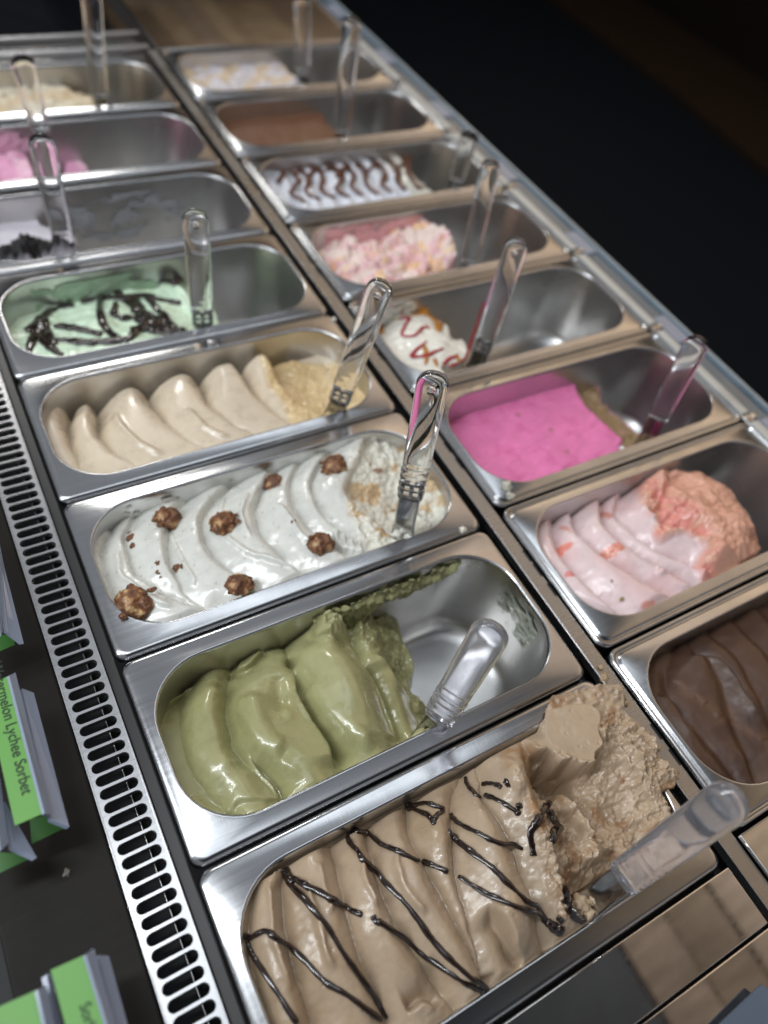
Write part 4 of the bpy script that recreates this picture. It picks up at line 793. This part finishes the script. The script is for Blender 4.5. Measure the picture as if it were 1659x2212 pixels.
# ------------------------------------------------------------------ spatulas with clear handles
def spatula(T, B, Gp, gz, Lt, label, wd=.027, th=.013, near=True, milky=False, hole=True, ribs=0):
    g = at(*Gp, gz); d = ray(*T); v = CAM_C-g; b_ = v@d; c_ = v@v-Lt*Lt; disc = b_*b_-c_
    t = -b_ if disc < 0 else (-b_-math.sqrt(disc) if near else -b_+math.sqrt(disc))
    top = CAM_C+d*t; ax = top-g; ax = ax/np.linalg.norm(ax)
    best = min(np.linspace(.02, .7, 69), key=lambda f: np.hypot(*(proj(g+(top-g)*f)-np.array(B))))
    base = g+(top-g)*best; H = np.linalg.norm(top-base)
    view = CAM_C-base; wv = np.cross(view, ax); wv /= np.linalg.norm(wv); nv = np.cross(ax, wv)
    o = empty('spatula', g.tolist(), label, 'spatula', 'clear handled gelato spatulas')
    # handle
    bm = bmesh.new(); N = 20; rings = []; u0 = 1-wd*.5/H; ts = np.r_[np.linspace(0, .012, 5), np.linspace(.02, .30, 26), np.linspace(.34, u0, 8), u0+(1-u0)*np.sin(np.linspace(.12, 1.53, 14))]
    for t_ in ts:
        y = t_*H; wide = wd*(.44 + .06*t_); thick = th*.5*(1.05-.15*t_)
        k = 1.0
        if t_ < .012: k = .9+.1*math.sqrt(max(0, t_/.012))
        if ribs and .05 < t_ < .28: k *= 1+ribs*math.sin((t_-.05)/.23*math.pi*2*4)
        e = (t_-u0)/(1-u0)
        if e > 0: kk = math.sqrt(max(0., 1-min(e, .9995)**2)); wide *= kk; thick *= kk**.7
        c = base+ax*y; ring = []
        for j in range(N):
            a = 2*math.pi*j/N; ca, sa = math.cos(a), math.sin(a); q = .72
            px = math.copysign(abs(ca)**q, ca)*wide*k; py = math.copysign(abs(sa)**q, sa)*thick*k
            ring.append(bm.verts.new(c+wv*px+nv*py))
        rings.append(ring)
    for r1, r2 in zip(rings, rings[1:]):
        for j in range(N): bm.faces.new((r1[j], r1[(j+1) % N], r2[(j+1) % N], r2[j]))
    bm.faces.new(rings[0][::-1]); bm.faces.new(rings[-1])
    me = bpy.data.meshes.new('handle'); bmesh.ops.recalc_face_normals(bm, faces=bm.faces)
    # hanging hole: a pocket of air with normals turned inward
    r = bmesh.ops.create_icosphere(bm, subdivisions=3, radius=.0040 if hole else .0009, matrix=Matrix.Translation(base+ax*(H-.017)) @ Matrix.Diagonal((1, 1, 1, 1)))
    bmesh.ops.reverse_faces(bm, faces=list({f for v_ in r['verts'] for f in v_.link_faces}))
    bm.to_mesh(me); bm.free(); h = link('handle', me, M['frosted' if milky else 'acrylic'], o); me.transform(Matrix.Translation(-Vector(g)))
    # blade: curved steel strip from inside the handle down into the gelato
    bm = bmesh.new(); R2 = []; lo = -.028; hi = best*np.linalg.norm(top-g)
    for t_ in np.linspace(lo, hi+.002, 14):
        row = []; ww = .0095+.0030*max(0, min(1, (.02-t_)/.04))
        for u in np.linspace(-1, 1, 9): row.append(bm.verts.new(g+ax*t_+wv*ww*u-nv*(.0035*(1-u*u)-.001)))
        R2.append(row)
    for a, b in zip(R2, R2[1:]):
        for j in range(8): bm.faces.new((a[j], a[j+1], b[j+1], b[j]))
    me = bpy.data.meshes.new('blade'); bm.to_mesh(me); bm.free(); q = link('blade', me, M['blade'], o); me.transform(Matrix.Translation(-Vector(g)))
    md = q.modifiers.new('thickness', 'SOLIDIFY'); md.thickness = .0011
    if not hole or milky: return o
    # perforated tang moulded into the handle
    bm = bmesh.new(); nx_, ny_ = 5, 6; tw = wd*.36; hh = .020
    vs = [[bm.verts.new(base+ax*(.001+hh*j/ny_)+wv*(tw*(2*i/nx_-1))) for i in range(nx_+1)] for j in range(ny_+1)]
    for j in range(ny_):
        for i in range(nx_):
            if (i, j) in ((1, 1), (3, 1), (1, 3), (3, 3), (2, 5)): continue
            bm.faces.new((vs[j][i], vs[j][i+1], vs[j+1][i+1], vs[j+1][i]))
    me = bpy.data.meshes.new('tang'); bm.to_mesh(me); bm.free(); q = link('tang', me, M['blade'], h); me.transform(Matrix.Translation(-Vector(g)))
    md = q.modifiers.new('thickness', 'SOLIDIFY'); md.thickness = .0008
    return o
SPAT = [((1600, 1712), (1345, 1892), (1262, 1960), -.004, .155, 'spatula with thick clear handle leaning over the coffee gelato, nearest the viewer', .027, .015, True),
        ((1072, 1348), (955, 1550), (922, 1592), -.022, .145, 'spatula with ribbed clear handle in the pistachio pan', .028, .015, True),
        ((940, 802), (882, 1072), (868, 1160), -.012, .185, 'upright spatula standing in the scooped white gelato', .026, .013, True),
        ((828, 604), (745, 872), (718, 905), -.020, .180, 'spatula leaning at the right end of the beige gelato', .025, .013, True),
        ((420, 450), (438, 700), (440, 722), -.02, .150, 'clear spatula standing upright in the mint green gelato', .026, .013, True),
        ((85, 290), (140, 535), (147, 560), -.045, .170, 'clear spatula beside the black cookie crumbs', .027, .014, True),
        ((45, 120), (88, 280), (95, 310), -.03, .155, 'clear spatula with bright tip at the upper left edge, in the pink lump pan', .028, .014, True),
        ((195, -20), (215, 205), (218, 232), -.03, .175, 'clear spatula in the cream gelato against the dark backdrop', .026, .014, True),
        ((1062, 345), (1012, 565), (1008, 588), -.03, .160, 'clear spatula with pinkish tip in the lumpy pink and white gelato pan', .025, .013, True),
        ((1122, 515), (1040, 760), (1028, 792), -.03, .170, 'clear spatula leaning in the nearly empty red sauce pan', .025, .013, True),
        ((1512, 728), (1425, 905), (1388, 965), -.05, .165, 'clear spatula leaning at the edge of the bright pink sorbet pan', .025, .013, True),
        ((1018, 285), (985, 385), (980, 405), -.02, .12, 'short looking clear spatula behind, in the chocolate striped gelato', .026, .013, True),
        ((762, 35), (738, 282), (736, 305), -.025, .200, 'tall clear spatula in the flat brown gelato', .027, .013, True),
        ((652, -10), (655, 148), (655, 175), -.02, .165, 'clear spatula in the farthest pan of pale gelato', .026, .013, True)]
RES = {0: (.54, .40, .26), 1: (.36, .35, .18), 2: (.74, .72, .64), 3: (.64, .48, .26), 4: (.60, .76, .57)}
for i, a in enumerate(SPAT):
    o = spatula(*a[:6], a[6], a[7], a[8], i < 2, i in (2, 3, 4, 9), .05 if i in (1, 2) else .015)
    if i in RES:
        up = (Vector(at(*a[1], .02))-o.location).normalized()
        for j, (k, r_) in enumerate(((.002, .0062), (.009, .0042), (-.004, .0075))):
            q = lump('residue', up*k+Vector((.004*(j-1), .003*(1-j), -.002)), r_, G['icy'], None, None, None, 80+i*3+j, .6, 1.5, 3, (1, .9, .8), o)
            ca = q.data.color_attributes.new('Col', 'FLOAT_COLOR', 'POINT'); ca.data.foreach_set('color', np.tile([*RES[i], 1.], len(q.data.vertices)))

# ------------------------------------------------------------------ price cards in their holders
def J(x, y): return (.31976*x, 1194.5+.31976*y)
def J2(x, y): return (.26667*x, 1858.1+.26667*y)
def slab(bm, P, th):
    t = [bm.verts.new(p) for p in P]; n = (Vector(P[1])-Vector(P[0])).cross(Vector(P[2])-Vector(P[0])).normalized()
    if n.z < 0: n = -n
    b = [bm.verts.new(Vector(p)-n*th) for p in P]; bm.faces.new(t); bm.faces.new(b[::-1]); k = len(P)
    for i in range(k): bm.faces.new((t[i], b[i], b[(i+1) % k], t[(i+1) % k]))
def price_card(f, card, rail, lip_, under, label, text=None, tpos=None, zc=.055):
    c0 = at(*f(*card[0]), zc); base = Vector((c0[0], c0[1], 0.0))
    o = empty('price_card', base, label, 'price card', 'green price cards on the side deck')
    def piece(name, px, zs, th, m, par=o, dz=0):
        bm = bmesh.new(); P = [Vector(at(*f(*p), z))-base+Vector((0, 0, dz)) for p, z in zip(px, zs)]; slab(bm, P, th); return bm_link(name, bm, m, par)
    c = piece('card', card, [zc]*4, .0006, M['card'])
    piece('holder', rail, [zc+.002, zc-.004, zc-.004, zc+.002], .002, M['holder'])
    piece('holder_edge', lip_, [zc-.008, zc-.014, zc-.014, zc-.008], .003, M['holder'])
    if under: piece('lower_flap', under, [zc-.030]*4, .0006, M['cardshade'])
    if text:
        cu = bpy.data.curves.new('lettering', 'FONT'); cu.body = text; cu.size = tpos[3]; cu.extrude = .00008; cu.align_x = 'LEFT'
        tmp = bpy.data.objects.new('lettering', cu); COL.objects.link(tmp); dg = bpy.context.evaluated_depsgraph_get(); me = bpy.data.meshes.new_from_object(tmp.evaluated_get(dg)); bpy.data.objects.remove(tmp)
        a = at(*f(*tpos[0]), zc+.0004); b = at(*f(*tpos[1]), zc+.0004); xd = Vector(b-a); xd.normalize(); zd = Vector((0, 0, 1)); yd = zd.cross(xd)
        mx = Matrix((xd, yd, zd)).transposed().to_4x4(); mx.translation = Vector(a)-base
        wd_ = max(v.co.x for v in me.vertices); sc_ = (Vector(b-a)).length/wd_; me.transform(mx @ Matrix.Diagonal((sc_, sc_*1.15, 1, 1)))
        link('lettering', me, M['ink'], c, False)
price_card(J, [(-110, 905), (60, 830), (300, 1755), (100, 1842)], [(62, 828), (105, 808), (345, 1770), (302, 1758)], [(150, 915), (228, 945), (468, 1850), (345, 1800)], [(200, 1800), (420, 1740), (430, 1860), (215, 1965)],
           'green price card with dark lettering for lychee sorbet, in a clear holder', 'Watermelon Lychee Sorbet', [(-62, 750), (148, 1640), None, .004])
price_card(J, [(-260, -300), (-110, -300), (5, 560), (-130, 640)], [(-108, -300), (-40, -300), (20, 530), (5, 560)], [(-60, -200), (0, 100), (130, 618), (25, 540)], [(-80, 540), (85, 560), (100, 620), (-60, 690)], 'green price card cut off at the left edge, farthest up the deck')
price_card(J, [(-240, 1500), (-60, 1450), (0, 2010), (-140, 2080)], [(-58, 1500), (0, 1520), (60, 1960), (5, 2010)], [(0, 1700), (90, 1860), (215, 2080), (60, 2010)], [(-60, 2020), (150, 2030), (190, 2070), (-40, 2180)], 'green price card tucked low behind the lychee card')
price_card(J2, [(410, 890), (690, 765), (900, 1450), (600, 1600)], [(695, 762), (760, 715), (960, 1430), (905, 1450)], [(795, 770), (880, 775), (1070, 1460), (960, 1450)], None, 'green price card with upright clear holder at the bottom left', 'Sorbet', [(640, 1180), (730, 1500), None, .004])
price_card(J2, [(-60, 1210), (300, 1050), (400, 1500), (0, 1600)], [(305, 1048), (370, 1010), (480, 1460), (405, 1500)], [(380, 930), (408, 905), (540, 1460), (480, 1460)], None, 'pale green price card in the very bottom left corner')
# blue tinted holder at the lower right corner
bm = bmesh.new(); KS['z'] = (1300, 2050, 575/1659)
P = [Vector(at(*K('z', *p), z)) for p, z in (((1290, 1330), .01), ((1615, 1020), .012), ((1760, 1130), .012), ((1700, 1500), .01))]; slab(bm, P, .003)
q = bm_link('plastic_sheet', bm, M['sheet']); c = P[0].copy(); q.data.transform(Matrix.Translation(-c)); q.location = c; tag(q, 'bluish clear plastic sheet lying at the bottom right corner', 'plastic sheet')
